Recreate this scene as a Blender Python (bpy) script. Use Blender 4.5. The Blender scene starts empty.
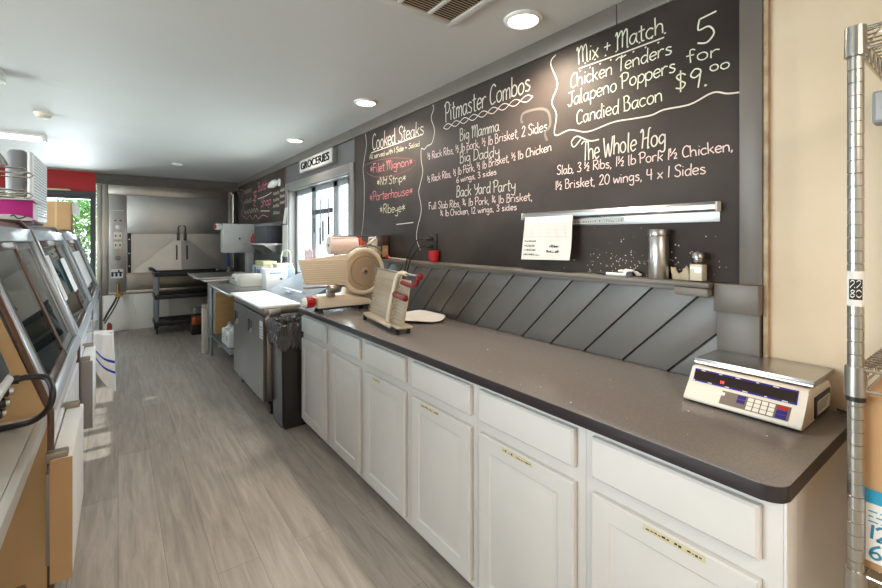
import bpy, bmesh, math, random
from mathutils import Vector, Matrix
PI = math.pi
SC = bpy.context.scene
COL = SC.collection

# ------------------------------------------------------------------ camera
cam_data = bpy.data.cameras.new('camera')
cam = bpy.data.objects.new('camera', cam_data)
COL.objects.link(cam)
cam.location = (0, 0, 1.425)
cam.rotation_euler = (PI / 2, 0, -math.radians(36.52))
cam_data.sensor_width = 36
cam_data.lens = 17.8
cam_data.shift_y = -55 / 882
cam_data.clip_start = 0.02
SC.camera = cam
SC.view_settings.view_transform = 'Standard'
SC.view_settings.look = 'None'
SC.view_settings.gamma = 1
SC.view_settings.use_curve_mapping = False
SC.view_settings.exposure = 0.16

# ------------------------------------------------------------------ sky, sun, large lights
world = bpy.data.worlds.new('world')
SC.world = world
world.use_nodes = True
wn = world.node_tree.nodes
wn['Background'].inputs[0].default_value = (0.90, 0.96, 1.0, 1)
wn['Background'].inputs[1].default_value = 2.6


def light(name, kind, loc, energy, color=(1, 1, 1), rot=(0, 0, 0), **kw):
    d = bpy.data.lights.new(name, kind)
    d.energy = energy
    d.color = color
    for k, v in kw.items():
        setattr(d, k, v)
    o = bpy.data.objects.new(name, d)
    o.location = loc
    o.rotation_euler = rot
    COL.objects.link(o)
    return o


def aim(o, target):
    v = Vector(target) - o.location
    o.rotation_euler = v.to_track_quat('-Z', 'Y').to_euler()


sun = light('sun', 'SUN', (6, 5, 6), 3.6, (1, 0.96, 0.9), angle=math.radians(1.0))
aim(sun, (6 - 1.0, 5 - 0.10, 6 - 0.93))
# daylight through the service window, the glazed door and the shop front
o = light('window_daylight', 'AREA', (2.15, 4.65, 1.6), 72, (0.86, 0.93, 1), shape='RECTANGLE', size=1.7, size_y=1.1)
aim(o, (0, 4.4, 1.0))
o = light('door_daylight', 'AREA', (-0.62, 9.2, 1.1), 110, (0.9, 0.96, 1), shape='RECTANGLE', size=0.6, size_y=1.7)
aim(o, (0.2, 5, 0.9))
o = light('shop_front_daylight', 'AREA', (-3.6, 3.2, 1.6), 330, (0.93, 0.97, 1), shape='RECTANGLE', size=5.0, size_y=1.7)
aim(o, (0.5, 3.2, 0.9))
# unseen fill lamp added behind the camera to even out the room light
o = light('rear_fill_light', 'AREA', (0.0, -1.3, 2.36), 50, (1, 0.87, 0.72), shape='RECTANGLE', size=1.3, size_y=0.6)


# ------------------------------------------------------------------ helpers
def lin(c):
    c = c / 255.0
    return c / 12.92 if c <= 0.04045 else ((c + 0.055) / 1.055) ** 2.4


def rgb(r, g, b):
    return (lin(r), lin(g), lin(b), 1)


def mat(name, c, rough=0.5, metal=0.0, noise=0.0, scale=8.0, stretch=(1, 1, 1), bump=0.0, bscale=60.0, spec=0.5, coat=0.0, trans=0.0, emit=None, estr=1.0, c2=None, rvar=0.0):
    m = bpy.data.materials.new(name)
    m.use_nodes = True
    nt = m.node_tree
    b = nt.nodes['Principled BSDF']
    b.inputs['Base Color'].default_value = c
    b.inputs['Roughness'].default_value = rough
    b.inputs['Metallic'].default_value = metal
    b.inputs['Specular IOR Level'].default_value = spec
    b.inputs['Coat Weight'].default_value = coat
    b.inputs['Transmission Weight'].default_value = trans
    if emit:
        b.inputs['Emission Color'].default_value = emit
        b.inputs['Emission Strength'].default_value = estr
    if noise or bump or rvar or c2:
        tc = nt.nodes.new('ShaderNodeTexCoord')
        mp = nt.nodes.new('ShaderNodeMapping')
        mp.inputs['Scale'].default_value = stretch
        nt.links.new(tc.outputs['Object'], mp.inputs['Vector'])
        nz = nt.nodes.new('ShaderNodeTexNoise')
        nz.inputs['Scale'].default_value = scale
        nz.inputs['Detail'].default_value = 5
        nt.links.new(mp.outputs['Vector'], nz.inputs['Vector'])
        if noise or c2:
            mx = nt.nodes.new('ShaderNodeMix')
            mx.data_type = 'RGBA'
            k = 1 - noise
            mx.inputs[6].default_value = c2 or (c[0] * k, c[1] * k, c[2] * k, 1)
            mx.inputs[7].default_value = c
            rp = nt.nodes.new('ShaderNodeValToRGB')
            rp.color_ramp.elements[0].position = 0.35
            rp.color_ramp.elements[1].position = 0.65
            nt.links.new(nz.outputs['Fac'], rp.inputs['Fac'])
            nt.links.new(rp.outputs['Color'], mx.inputs[0])
            nt.links.new(mx.outputs[2], b.inputs['Base Color'])
        if rvar:
            mr = nt.nodes.new('ShaderNodeMapRange')
            mr.inputs['From Min'].default_value = 0.3
            mr.inputs['From Max'].default_value = 0.7
            mr.inputs['To Min'].default_value = max(0.02, rough - rvar)
            mr.inputs['To Max'].default_value = min(1, rough + rvar)
            nt.links.new(nz.outputs['Fac'], mr.inputs['Value'])
            nt.links.new(mr.outputs['Result'], b.inputs['Roughness'])
        if bump:
            n2 = nt.nodes.new('ShaderNodeTexNoise')
            n2.inputs['Scale'].default_value = bscale
            n2.inputs['Detail'].default_value = 3
            nt.links.new(mp.outputs['Vector'], n2.inputs['Vector'])
            bp = nt.nodes.new('ShaderNodeBump')
            bp.inputs['Strength'].default_value = bump
            bp.inputs['Distance'].default_value = 0.002
            nt.links.new(n2.outputs['Fac'], bp.inputs['Height'])
            nt.links.new(bp.outputs['Normal'], b.inputs['Normal'])
    return m


def glass_mat(name, tint, reflect=0.12, opac=0.0, rough=0.02):
    m = bpy.data.materials.new(name)
    m.use_nodes = True
    nt = m.node_tree
    nt.nodes.clear()
    out = nt.nodes.new('ShaderNodeOutputMaterial')
    tr = nt.nodes.new('ShaderNodeBsdfTransparent')
    tr.inputs[0].default_value = tint
    gl = nt.nodes.new('ShaderNodeBsdfGlossy')
    gl.inputs['Roughness'].default_value = rough
    lw = nt.nodes.new('ShaderNodeLayerWeight')
    lw.inputs['Blend'].default_value = 0.5
    pw = nt.nodes.new('ShaderNodeMath')
    pw.operation = 'POWER'
    pw.inputs[1].default_value = 4
    nt.links.new(lw.outputs['Facing'], pw.inputs[0])
    fr = nt.nodes.new('ShaderNodeMath')
    fr.operation = 'MULTIPLY'
    fr.inputs[1].default_value = 0.7
    nt.links.new(pw.outputs[0], fr.inputs[0])
    ad = nt.nodes.new('ShaderNodeMath')
    ad.operation = 'ADD'
    ad.use_clamp = True
    ad.inputs[1].default_value = reflect
    nt.links.new(fr.outputs[0], ad.inputs[0])
    mx = nt.nodes.new('ShaderNodeMixShader')
    nt.links.new(ad.outputs[0], mx.inputs[0])
    nt.links.new(tr.outputs[0], mx.inputs[1])
    nt.links.new(gl.outputs[0], mx.inputs[2])
    nt.links.new(mx.outputs[0], out.inputs[0])
    return m


def catmull(pts, n=6, closed=False):
    P = [Vector(p) for p in pts]
    if len(P) < 3:
        return P
    out = []
    m = len(P)
    rng = range(m) if closed else range(m - 1)
    for i in rng:
        if closed:
            a, b, c, d = P[(i - 1) % m], P[i], P[(i + 1) % m], P[(i + 2) % m]
        else:
            a, b, c, d = P[max(i - 1, 0)], P[i], P[i + 1], P[min(i + 2, m - 1)]
        for k in range(n):
            t = k / n
            out.append(0.5 * ((2 * b) + (c - a) * t + (2 * a - 5 * b + 4 * c - d) * t * t + (3 * b - a - 3 * c + d) * t ** 3))
    if not closed:
        out.append(P[-1])
    return out


class MB:
    """collects shapes for ONE mesh"""

    def __init__(self):
        self.bm = bmesh.new()

    def _mi(self, faces, mi):
        for f in faces:
            f.material_index = mi

    def box(self, x0, x1, y0, y1, z0, z1, bev=0.0, mi=0, seg=2):
        r = bmesh.ops.create_cube(self.bm, size=1)
        vs = r['verts']
        for v in vs:
            v.co = Vector(((x0 + x1) / 2 + v.co.x * (x1 - x0), (y0 + y1) / 2 + v.co.y * (y1 - y0), (z0 + z1) / 2 + v.co.z * (z1 - z0)))
        fs = list({f for v in vs for f in v.link_faces})
        self._mi(fs, mi)
        if bev:
            es = list({e for v in vs for e in v.link_edges})
            r = bmesh.ops.bevel(self.bm, geom=es, offset=bev, segments=seg, affect='EDGES', profile=0.5)
            self._mi(r['faces'], mi)
        return self

    def prism(self, poly, axis, a, b, mi=0, bev=0.0, hole=None):
        """extrude a 2D polygon; axis 'x': poly is (y,z), 'y': (x,z), 'z': (x,y)"""
        def P(p, t):
            return {'x': (t, p[0], p[1]), 'y': (p[0], t, p[1]), 'z': (p[0], p[1], t)}[axis]
        va = [self.bm.verts.new(P(p, a)) for p in poly]
        vb = [self.bm.verts.new(P(p, b)) for p in poly]
        n = len(poly)
        fs = [self.bm.faces.new(va), self.bm.faces.new(vb[::-1])]
        for i in range(n):
            fs.append(self.bm.faces.new((va[i], vb[i], vb[(i + 1) % n], va[(i + 1) % n])))
        self._mi(fs, mi)
        if bev:
            es = list({e for f in fs for e in f.edges})
            r = bmesh.ops.bevel(self.bm, geom=es, offset=bev, segments=2, affect='EDGES', profile=0.5)
            self._mi(r['faces'], mi)
        return self

    def cyl(self, p0, p1, r0, r1=None, seg=20, mi=0):
        return self.loft([(p0, r0), (p1, r0 if r1 is None else r1)], seg, mi)

    def loft(self, stations, seg=20, mi=0, caps=True):
        """circular stations [(point, radius)] along a path"""
        pts = [Vector(s[0]) for s in stations]
        n = len(pts)
        up = None
        rings = []
        for i in range(n):
            t = (pts[min(i + 1, n - 1)] - pts[max(i - 1, 0)])
            if t.length < 1e-9:
                t = Vector((0, 0, 1))
            t.normalize()
            if up is None:
                up = t.orthogonal().normalized()
            else:
                up = (up - t * up.dot(t))
                if up.length < 1e-6:
                    up = t.orthogonal()
                up.normalize()
            sd = t.cross(up)
            r = stations[i][1]
            rings.append([self.bm.verts.new(pts[i] + (up * math.cos(2 * PI * k / seg) + sd * math.sin(2 * PI * k / seg)) * r) for k in range(seg)])
        fs = []
        for i in range(n - 1):
            for k in range(seg):
                fs.append(self.bm.faces.new((rings[i][k], rings[i][(k + 1) % seg], rings[i + 1][(k + 1) % seg], rings[i + 1][k])))
        if caps:
            fs.append(self.bm.faces.new(rings[0][::-1]))
            fs.append(self.bm.faces.new(rings[-1]))
        self._mi(fs, mi)
        return self

    def tube(self, pts, r, seg=8, smooth=0, mi=0):
        P = catmull(pts, smooth) if smooth else [Vector(p) for p in pts]
        return self.loft([(p, r) for p in P], seg, mi)

    def lathe(self, c, prof, seg=24, mi=0, axis='z'):
        """prof: [(radius, height)] about an axis through c"""
        c = Vector(c)
        rings = []
        for r, h in prof:
            ring = []
            for k in range(seg):
                a = 2 * PI * k / seg
                d = {'z': (r * math.cos(a), r * math.sin(a), h), 'y': (r * math.cos(a), h, r * math.sin(a)), 'x': (h, r * math.cos(a), r * math.sin(a))}[axis]
                ring.append(self.bm.verts.new(c + Vector(d)))
            rings.append(ring)
        fs = []
        for i in range(len(rings) - 1):
            for k in range(seg):
                fs.append(self.bm.faces.new((rings[i][k], rings[i][(k + 1) % seg], rings[i + 1][(k + 1) % seg], rings[i + 1][k])))
        fs.append(self.bm.faces.new(rings[0][::-1]))
        fs.append(self.bm.faces.new(rings[-1]))
        self._mi(fs, mi)
        return self

    def ball(self, c, rx, ry=None, rz=None, mi=0, u=16, v=10):
        r = bmesh.ops.create_uvsphere(self.bm, u_segments=u, v_segments=v, radius=1)
        for w in r['verts']:
            w.co = Vector((c[0] + w.co.x * rx, c[1] + w.co.y * (ry or rx), c[2] + w.co.z * (rz or rx)))
        self._mi(list({f for w in r['verts'] for f in w.link_faces}), mi)
        return self

    def quad(self, pts, mi=0):
        f = self.bm.faces.new([self.bm.verts.new(p) for p in pts])
        f.material_index = mi
        return self

    def grid(self, fn, nu, nv, mi=0):
        vs = [[self.bm.verts.new(fn(i / nu, j / nv)) for j in range(nv + 1)] for i in range(nu + 1)]
        for i in range(nu):
            for j in range(nv):
                f = self.bm.faces.new((vs[i][j], vs[i + 1][j], vs[i + 1][j + 1], vs[i][j + 1]))
                f.material_index = mi
        return self

    def thicken(self, t):
        bmesh.ops.recalc_face_normals(self.bm, faces=self.bm.faces)
        bmesh.ops.solidify(self.bm, geom=list(self.bm.faces), thickness=t)
        return self

    def xform(self, M):
        bmesh.ops.transform(self.bm, matrix=M, verts=self.bm.verts)
        return self


def obj(name, mb, mats, parent=None, angle=35):
    me = bpy.data.meshes.new(name)
    bmesh.ops.recalc_face_normals(mb.bm, faces=mb.bm.faces)
    mb.bm.to_mesh(me)
    mb.bm.free()
    for m in (mats if isinstance(mats, (list, tuple)) else [mats]):
        me.materials.append(m)
    me.polygons.foreach_set('use_smooth', [True] * len(me.polygons))
    me.set_sharp_from_angle(angle=math.radians(angle))
    o = bpy.data.objects.new(name, me)
    COL.objects.link(o)
    if parent:
        root = parent
        while root.parent:
            root = root.parent
        M = Matrix.Translation(root.location) @ root.rotation_euler.to_matrix().to_4x4()
        me.transform(M.inverted())
        o.parent = parent
    return o


def tag(o, label, cat, group=None, kind=None):
    o['label'] = label
    o['category'] = cat
    if group:
        o['group'] = group
    if kind:
        o['kind'] = kind
    return o


def thing(name, label, cat, loc, rz=0.0, group=None):
    """an Empty at the thing's base; parts are built in room coordinates and moved under it"""
    o = bpy.data.objects.new(name, None)
    o.empty_display_size = 0.05
    o.location = loc
    o.rotation_euler = (0, 0, rz)
    COL.objects.link(o)
    return tag(o, label, cat, group)


def solo(name, mb, mats, label, cat, loc, group=None, angle=35):
    """a thing that is one mesh; its origin goes to loc"""
    o = obj(name, mb, mats, None, angle)
    o.data.transform(Matrix.Translation(-Vector(loc)))
    o.location = loc
    return tag(o, label, cat, group)


def struct(name, mb, mats, label=None, parent=None, angle=35):
    o = obj(name, mb, mats, parent, angle)
    if not parent:
        o['kind'] = 'structure'
        if label:
            o['label'] = label
    return o


def dup(root, loc, label=None, rz=None):
    r = root.copy()
    COL.objects.link(r)
    r.location = loc
    if rz is not None:
        r.rotation_euler = (0, 0, rz)
    if label:
        r['label'] = label
    for ch in list(root.children):
        c = ch.copy()
        COL.objects.link(c)
        c.parent = r
        for g in list(ch.children):
            d = g.copy()
            COL.objects.link(d)
            d.parent = c
    return r


def lab(o, s):
    o['label'] = s
    return o


# ------------------------------------------------------------------ materials
def brushed(name, c, rough, stretch, noise=0.12):
    return mat(name, c, rough, 1.0, noise=noise * .35, scale=3, stretch=stretch, bump=0.05, bscale=90, rvar=0.015)


STEEL = brushed('stainless steel', rgb(196, 195, 193), 0.30, (0.6, 0.6, 6))
STEEL_V = brushed('stainless steel vertical grain', rgb(168, 165, 161), 0.34, (6, 6, 0.5))
STEEL_D = brushed('stained stainless steel', rgb(158, 148, 136), 0.38, (1, 1, 3), 0.3)
CHROME = mat('chrome wire', rgb(205, 200, 190), 0.18, 1.0)
ZINC = mat('worn galvanised post', rgb(186, 184, 178), 0.30, 1.0, noise=0.15, scale=14, stretch=(1, 1, .5))
ALU = mat('aluminium', rgb(170, 170, 170), 0.36, 1.0, noise=0.1, scale=5)
BLACK = mat('black plastic', rgb(28, 27, 28), 0.4)
RUBBER = mat('black rubber', rgb(20, 20, 20), 0.7)
DKGREY = mat('dark grey plastic', rgb(58, 58, 60), 0.5)
WHITE = mat('white paint', rgb(214, 211, 208), 0.38, noise=0.03)
WHITEP = mat('white plastic', rgb(236, 235, 232), 0.35)
PAPER = mat('white paper', rgb(220, 217, 212), 0.8, noise=0.04, scale=12)
CREAMP = mat('cream anodised aluminium', rgb(238, 222, 200), 0.36, 0.1, noise=0.05, scale=3)
CREAMD = mat('worn cream aluminium', rgb(206, 188, 166), 0.42, 0.25, noise=0.12, scale=5)
REDP = mat('red plastic', rgb(168, 24, 30), 0.35)
REDD = mat('dark red plastic', rgb(126, 28, 30), 0.35)
TRIMG = mat('grey painted trim', rgb(106, 99, 92), 0.42, noise=0.10, scale=5, bump=0.15, bscale=30)
SLATG = mat('grey painted boards', rgb(114, 111, 108), 0.40, noise=0.08, scale=4, bump=0.15, bscale=40)
CARD = mat('brown cardboard', rgb(186, 146, 104), 0.85, noise=0.08, scale=6)
TAN = mat('tan particle board', rgb(172, 138, 96), 0.6, noise=0.08, scale=4)
BROWNF = mat('brown painted edge', rgb(80, 56, 48), 0.45)
INK = mat('black ink', rgb(40, 38, 40), 0.8)
BLUEP = mat('blue plastic', rgb(40, 70, 140), 0.4)
PINK = mat('magenta printed card', rgb(196, 34, 134), 0.55, noise=0.1, scale=3)
GLASS = glass_mat('window glass', (0.95, 0.98, 0.98, 1), 0.03)
CASEGLASS = glass_mat('deli case glass', (0.62, 0.74, 0.76, 1), 0.14)
CLEARP = glass_mat('clear plastic', (0.88, 0.9, 0.9, 1), 0.05)
EMIT = mat('lamp diffuser', rgb(255, 250, 240), 0.5, emit=(1, 0.95, 0.86, 1), estr=9)
EMITC = mat('fluorescent diffuser', rgb(250, 252, 255), 0.5, emit=(0.95, 0.98, 1, 1), estr=1.2)

# ------------------------------------------------------------------ the room
W = 1.735        # face of the long right-hand wall
CE = 2.43        # ceiling height
YB = 8.42        # back wall


def floor_material():
    m = bpy.data.materials.new('grey wood plank vinyl')
    m.use_nodes = True
    nt = m.node_tree
    L = nt.links.new
    b = nt.nodes['Principled BSDF']
    tc = nt.nodes.new('ShaderNodeTexCoord')
    mp = nt.nodes.new('ShaderNodeMapping')
    mp.inputs['Rotation'].default_value = (0, 0, PI / 2)
    L(tc.outputs['Object'], mp.inputs['Vector'])
    br = nt.nodes.new('ShaderNodeTexBrick')
    br.offset = 0.37
    br.inputs['Color1'].default_value = rgb(183, 175, 167)
    br.inputs['Color2'].default_value = rgb(170, 162, 154)
    br.inputs['Mortar'].default_value = rgb(128, 120, 113)
    br.inputs['Scale'].default_value = 1
    br.inputs['Mortar Size'].default_value = 0.0011
    br.inputs['Mortar Smooth'].default_value = 0.3
    br.inputs['Brick Width'].default_value = 1.5
    br.inputs['Row Height'].default_value = 0.17
    L(mp.outputs['Vector'], br.inputs['Vector'])
    m2 = nt.nodes.new('ShaderNodeMapping')
    m2.inputs['Scale'].default_value = (9, 0.75, 1)
    L(tc.outputs['Object'], m2.inputs['Vector'])
    nz = nt.nodes.new('ShaderNodeTexNoise')
    nz.inputs['Scale'].default_value = 3.2
    nz.inputs['Detail'].default_value = 8
    nz.inputs['Roughness'].default_value = 0.65
    nz.inputs['Distortion'].default_value = 0.6
    L(m2.outputs['Vector'], nz.inputs['Vector'])
    rp = nt.nodes.new('ShaderNodeValToRGB')
    rp.color_ramp.elements[0].position = 0.3
    rp.color_ramp.elements[0].color = (0.70, 0.68, 0.66, 1)
    rp.color_ramp.elements[1].position = 0.72
    rp.color_ramp.elements[1].color = (1.18, 1.17, 1.15, 1)
    L(nz.outputs['Fac'], rp.inputs['Fac'])
    mx = nt.nodes.new('ShaderNodeMix')
    mx.data_type = 'RGBA'
    mx.blend_type = 'MULTIPLY'
    mx.inputs[0].default_value = 1
    L(br.outputs['Color'], mx.inputs[6])
    L(rp.outputs['Color'], mx.inputs[7])
    L(mx.outputs[2], b.inputs['Base Color'])
    b.inputs['Roughness'].default_value = 0.42
    b.inputs['Specular IOR Level'].default_value = 0.4
    bp = nt.nodes.new('ShaderNodeBump')
    bp.inputs['Strength'].default_value = 0.25
    bp.inputs['Distance'].default_value = 0.002
    L(nz.outputs['Fac'], bp.inputs['Height'])
    L(bp.outputs['Normal'], b.inputs['Normal'])
    return m


XL, YF = -3.0, -2.2
struct('floor', MB().box(XL - .1, W + .2, YF - .1, 9.4, -0.1, 0), floor_material(), 'grey wood plank vinyl floor')
CEIL = mat('ceiling paint', rgb(206, 205, 203), 0.6, noise=0.03, scale=2, spec=0.25)
struct('ceiling', MB().box(XL - .1, W + .2, YF - .1, 9.4, CE, CE + .1), CEIL, 'smooth white ceiling')

BOARD = mat('chalkboard paint', rgb(46, 38, 35), 0.58, noise=0.0, scale=1.3, stretch=(1, 1, 1.4), c2=rgb(76, 67, 62), bump=0.08, bscale=25, spec=0.3)
SLATE = mat('slate wall paint', rgb(100, 97, 98), 0.5, noise=0.1, scale=3)
BEIGE = mat('cream wall paint', rgb(212, 194, 168), 0.6, noise=0.0, scale=2.2, c2=rgb(200, 180, 151), bump=0.3, bscale=22)
WY0, WY1, WZ0, WZ1 = 3.74, 5.57, 0.96, 2.04
m = MB()
m.box(W, W + .16, YF, 0.53, 0, CE, mi=0)
m.box(W, W + .16, 0.53, WY0, 0, CE, mi=1)
m.box(W, W + .16, WY1, 9.3, 0, CE, mi=1)
m.box(W, W + .16, WY0, WY1, 0, WZ0, mi=1)
m.box(W, W + .16, WY0, WY1, WZ1, CE, mi=1)
struct('wall_right', m, [BEIGE, SLATE], 'right wall, slate paint turning to cream at the near end')

RED = mat('red wall paint', rgb(176, 14, 24), 0.5, noise=0.1, scale=4)
SOFFIT = mat('dark stained soffit', rgb(92, 84, 76), 0.5, noise=0.35, scale=6, stretch=(1, 1, 4))
WALLW = mat('white wall paint', rgb(222, 220, 215), 0.6, noise=0.03)
m = MB()
m.box(XL, -1.02, YB, YB + .12, 0, CE, mi=0)
m.box(-1.02, -0.27, YB, YB + .12, 2.13, CE, mi=1)
m.box(-0.27, W, YB, YB + .12, 2.27, CE, mi=2)
m.box(-1.9, -1.02, YB - .004, YB, 2.13, CE, mi=1)
struct('wall_back', m, [WALLW, RED, SOFFIT], 'back wall, red above the glazed door')
m = MB()
m.box(XL - .1, XL, YF, 0.6, 0, CE)
m.box(XL - .1, XL, 5.8, 9.3, 0, CE)
m.box(XL - .1, XL, 0.6, 5.8, 0, 0.75)
m.box(XL - .1, XL, 0.6, 5.8, 2.2, CE)
struct('wall_left', m, WALLW)
struct('wall_front', MB().box(XL, W + .16, YF - .1, YF, 0, CE), mat('warm wall paint', rgb(206, 200, 190), 0.6))
# shop front glazing on the customer side
m = MB()
for y in (0.6, 1.86, 3.16, 4.46, 5.74):
    m.box(XL - .08, XL - .02, y, y + .06, .75, 2.2)
m.box(XL - .08, XL - .02, .6, 5.8, .75, .81).box(XL - .08, XL - .02, .6, 5.8, 2.14, 2.2)
w2 = struct('window_2', m, DKGREY)
struct('pane', MB().box(XL - .055, XL - .047, .66, 5.74, .81, 2.14), GLASS, parent=w2)

# glazed door in the back wall
m = MB()
FR = mat('dark grey door frame', rgb(62, 62, 64), 0.4)
m.box(-1.02, -0.94, YB - .02, YB + .1, 0, 2.13).box(-.335, -.27, YB - .02, YB + .1, 0, 2.13)
m.box(-.94, -.335, YB - .02, YB + .1, 2.02, 2.13).box(-.94, -.335, YB - .02, YB + .1, 0, .95)
m.box(-1.02, -.27, YB - .06, YB - .02, 2.075, 2.13)
d1 = struct('door_1', m, FR, 'dark framed glazed door at the far left')
struct('pane', MB().box(-.94, -.335, YB + .035, YB + .043, .95, 2.02), GLASS, parent=d1)

m = MB().box(-1.0, -.60, YB - .115, YB - .022, 2.1305, 2.152, .004)
m.lathe((-.60, YB - .0685, 2.1305), [(.046, 0), (.046, .0215)], 20)
solo('plank', m, mat('pale wood plank', rgb(214, 190, 152), .6), 'pale wooden plank with rounded end lying on the glazed door header', 'plank', (-.8, YB - .07, 2.1305))

# ---- service window in the right wall
CAS = mat('grey window casing', rgb(128, 124, 120), 0.42, noise=0.05, scale=4)
VIN = mat('white vinyl sash', rgb(140, 142, 146), 0.4)
m = MB()
c = .085
m.box(W - .022, W, WY0 - c, WY0, WZ0 - c, WZ1 + c, .003)
m.box(W - .022, W, WY1, WY1 + c, WZ0 - c, WZ1 + c, .003)
m.box(W - .022, W, WY0, WY1, WZ1, WZ1 + c, .003)
m.box(W - .05, W, WY0, WY1, WZ0 - .05, WZ0, .003)
m.box(W, W + .16, WY0, WY0 + .012, WZ0, WZ1).box(W, W + .16, WY1 - .012, WY1, WZ0, WZ1)
m.box(W, W + .16, WY0 + .012, WY1 - .012, WZ1 - .012, WZ1).box(W, W + .16, WY0 + .012, WY1 - .012, WZ0, WZ0 + .012)
w1 = struct('window_1', m, CAS, 'sliding service window in the right wall')
m = MB()
xs = (W + .085, W + .125)
for y0, y1 in ((WY0 + .012, WY0 + .06), (3.95, 4.0), (4.25, 4.36), (4.87, 5.0), (WY1 - .06, WY1 - .012)):
    m.box(xs[0], xs[1], y0, y1, WZ0 + .012, WZ1 - .012, .004)
m.box(xs[0], xs[1], WY0 + .012, WY1 - .012, WZ1 - .07, WZ1 - .012, .004)
m.box(xs[0], xs[1], WY0 + .012, WY1 - .012, WZ0 + .012, WZ0 + .06, .004)
struct('sash', m, VIN, parent=w1)
struct('pane', MB().box(W + .10, W + .106, WY0 + .03, WY1 - .03, WZ0 + .03, WZ1 - .03), GLASS, parent=w1)

# ---- trims on the right wall
m = MB()
m.box(W - .025, W, .526, 1.05, 2.342, CE, .003).box(W - .025, W, 1.052, 3.69, 2.342, CE, .003).box(W - .025, W, 3.692, YB - .03, 2.342, CE, .003)
struct('trim_1', m, TRIMG, 'grey board along the top of the wall')
struct('trim_2', MB().box(W - .025, W, .526, .593, 1.27, 2.342, .003), TRIMG, 'grey upright board at the end of the chalkboard')
m = MB()
m.box(W - .06, W, .526, .66, 1.172, 1.27, .003)
m.box(W - .03, W, .532, .66, .914, 1.172, .002)
struct('trim_3', m, TRIMG, 'grey boxed end of the ledge')
struct('trim_4', MB().box(W - .018, W, .512, .526, .914, CE, .002), mat('tan edge strip', rgb(186, 166, 134), 0.5, c2=rgb(150, 126, 96), scale=20), 'raw tan edge strip')

# ledge under the chalkboard
m = MB()
m.box(W - .092, W, .662, 3.62, 1.253, 1.271, .003)
m.box(W - .05, W, .68, 3.62, 1.234, 1.253, .002)
m.box(W - .094, W - .03, .664, .78, 1.222, 1.2525, .006)
struct('trim_5', m, mat('grey painted ledge', rgb(122, 114, 104), 0.42, c2=rgb(98, 91, 84), scale=7, stretch=(1, .4, 6), bump=0.3), 'grey wooden ledge under the chalkboard')

# diagonal boards below the ledge


def clip(poly, f):
    out = []
    for i in range(len(poly)):
        a, b = poly[i], poly[(i + 1) % len(poly)]
        fa, fb = f(a), f(b)
        if fa >= 0:
            out.append(a)
        if fa * fb < 0:
            t = fa / (fa - fb)
            out.append((a[0] + (b[0] - a[0]) * t, a[1] + (b[1] - a[1]) * t))
    return out


m = MB()
m.box(W - .004, W, .662, 3.6, .80, 1.234, mi=1)
for k in range(-2, 16):
    lo, hi = 1.94 + .19 * k + .005, 1.94 + .19 * (k + 1) - .005
    p = [(.662, .80), (3.6, .80), (3.6, 1.234), (.662, 1.234)]
    p = clip(p, lambda q: q[0] + q[1] - lo)
    if len(p) > 2:
        p = clip(p, lambda q: hi - q[0] - q[1])
    if len(p) > 2:
        m.prism(p, 'x', W - .017, W - .004, bev=.0025)
struct('trim_6', m, [SLATG, BLACK], 'diagonal grey boards behind the counter')

# ground and sky outside
struct('ground', MB().box(-14, 14, 9.4, 26, -.25, -.12).box(-14, XL - .1, -6, 9.4, -.25, -.12).box(W + .2, 14, -6, 9.4, -.25, -.12), mat('lawn', rgb(120, 150, 84), 0.9, noise=0.4, scale=20))

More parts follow.
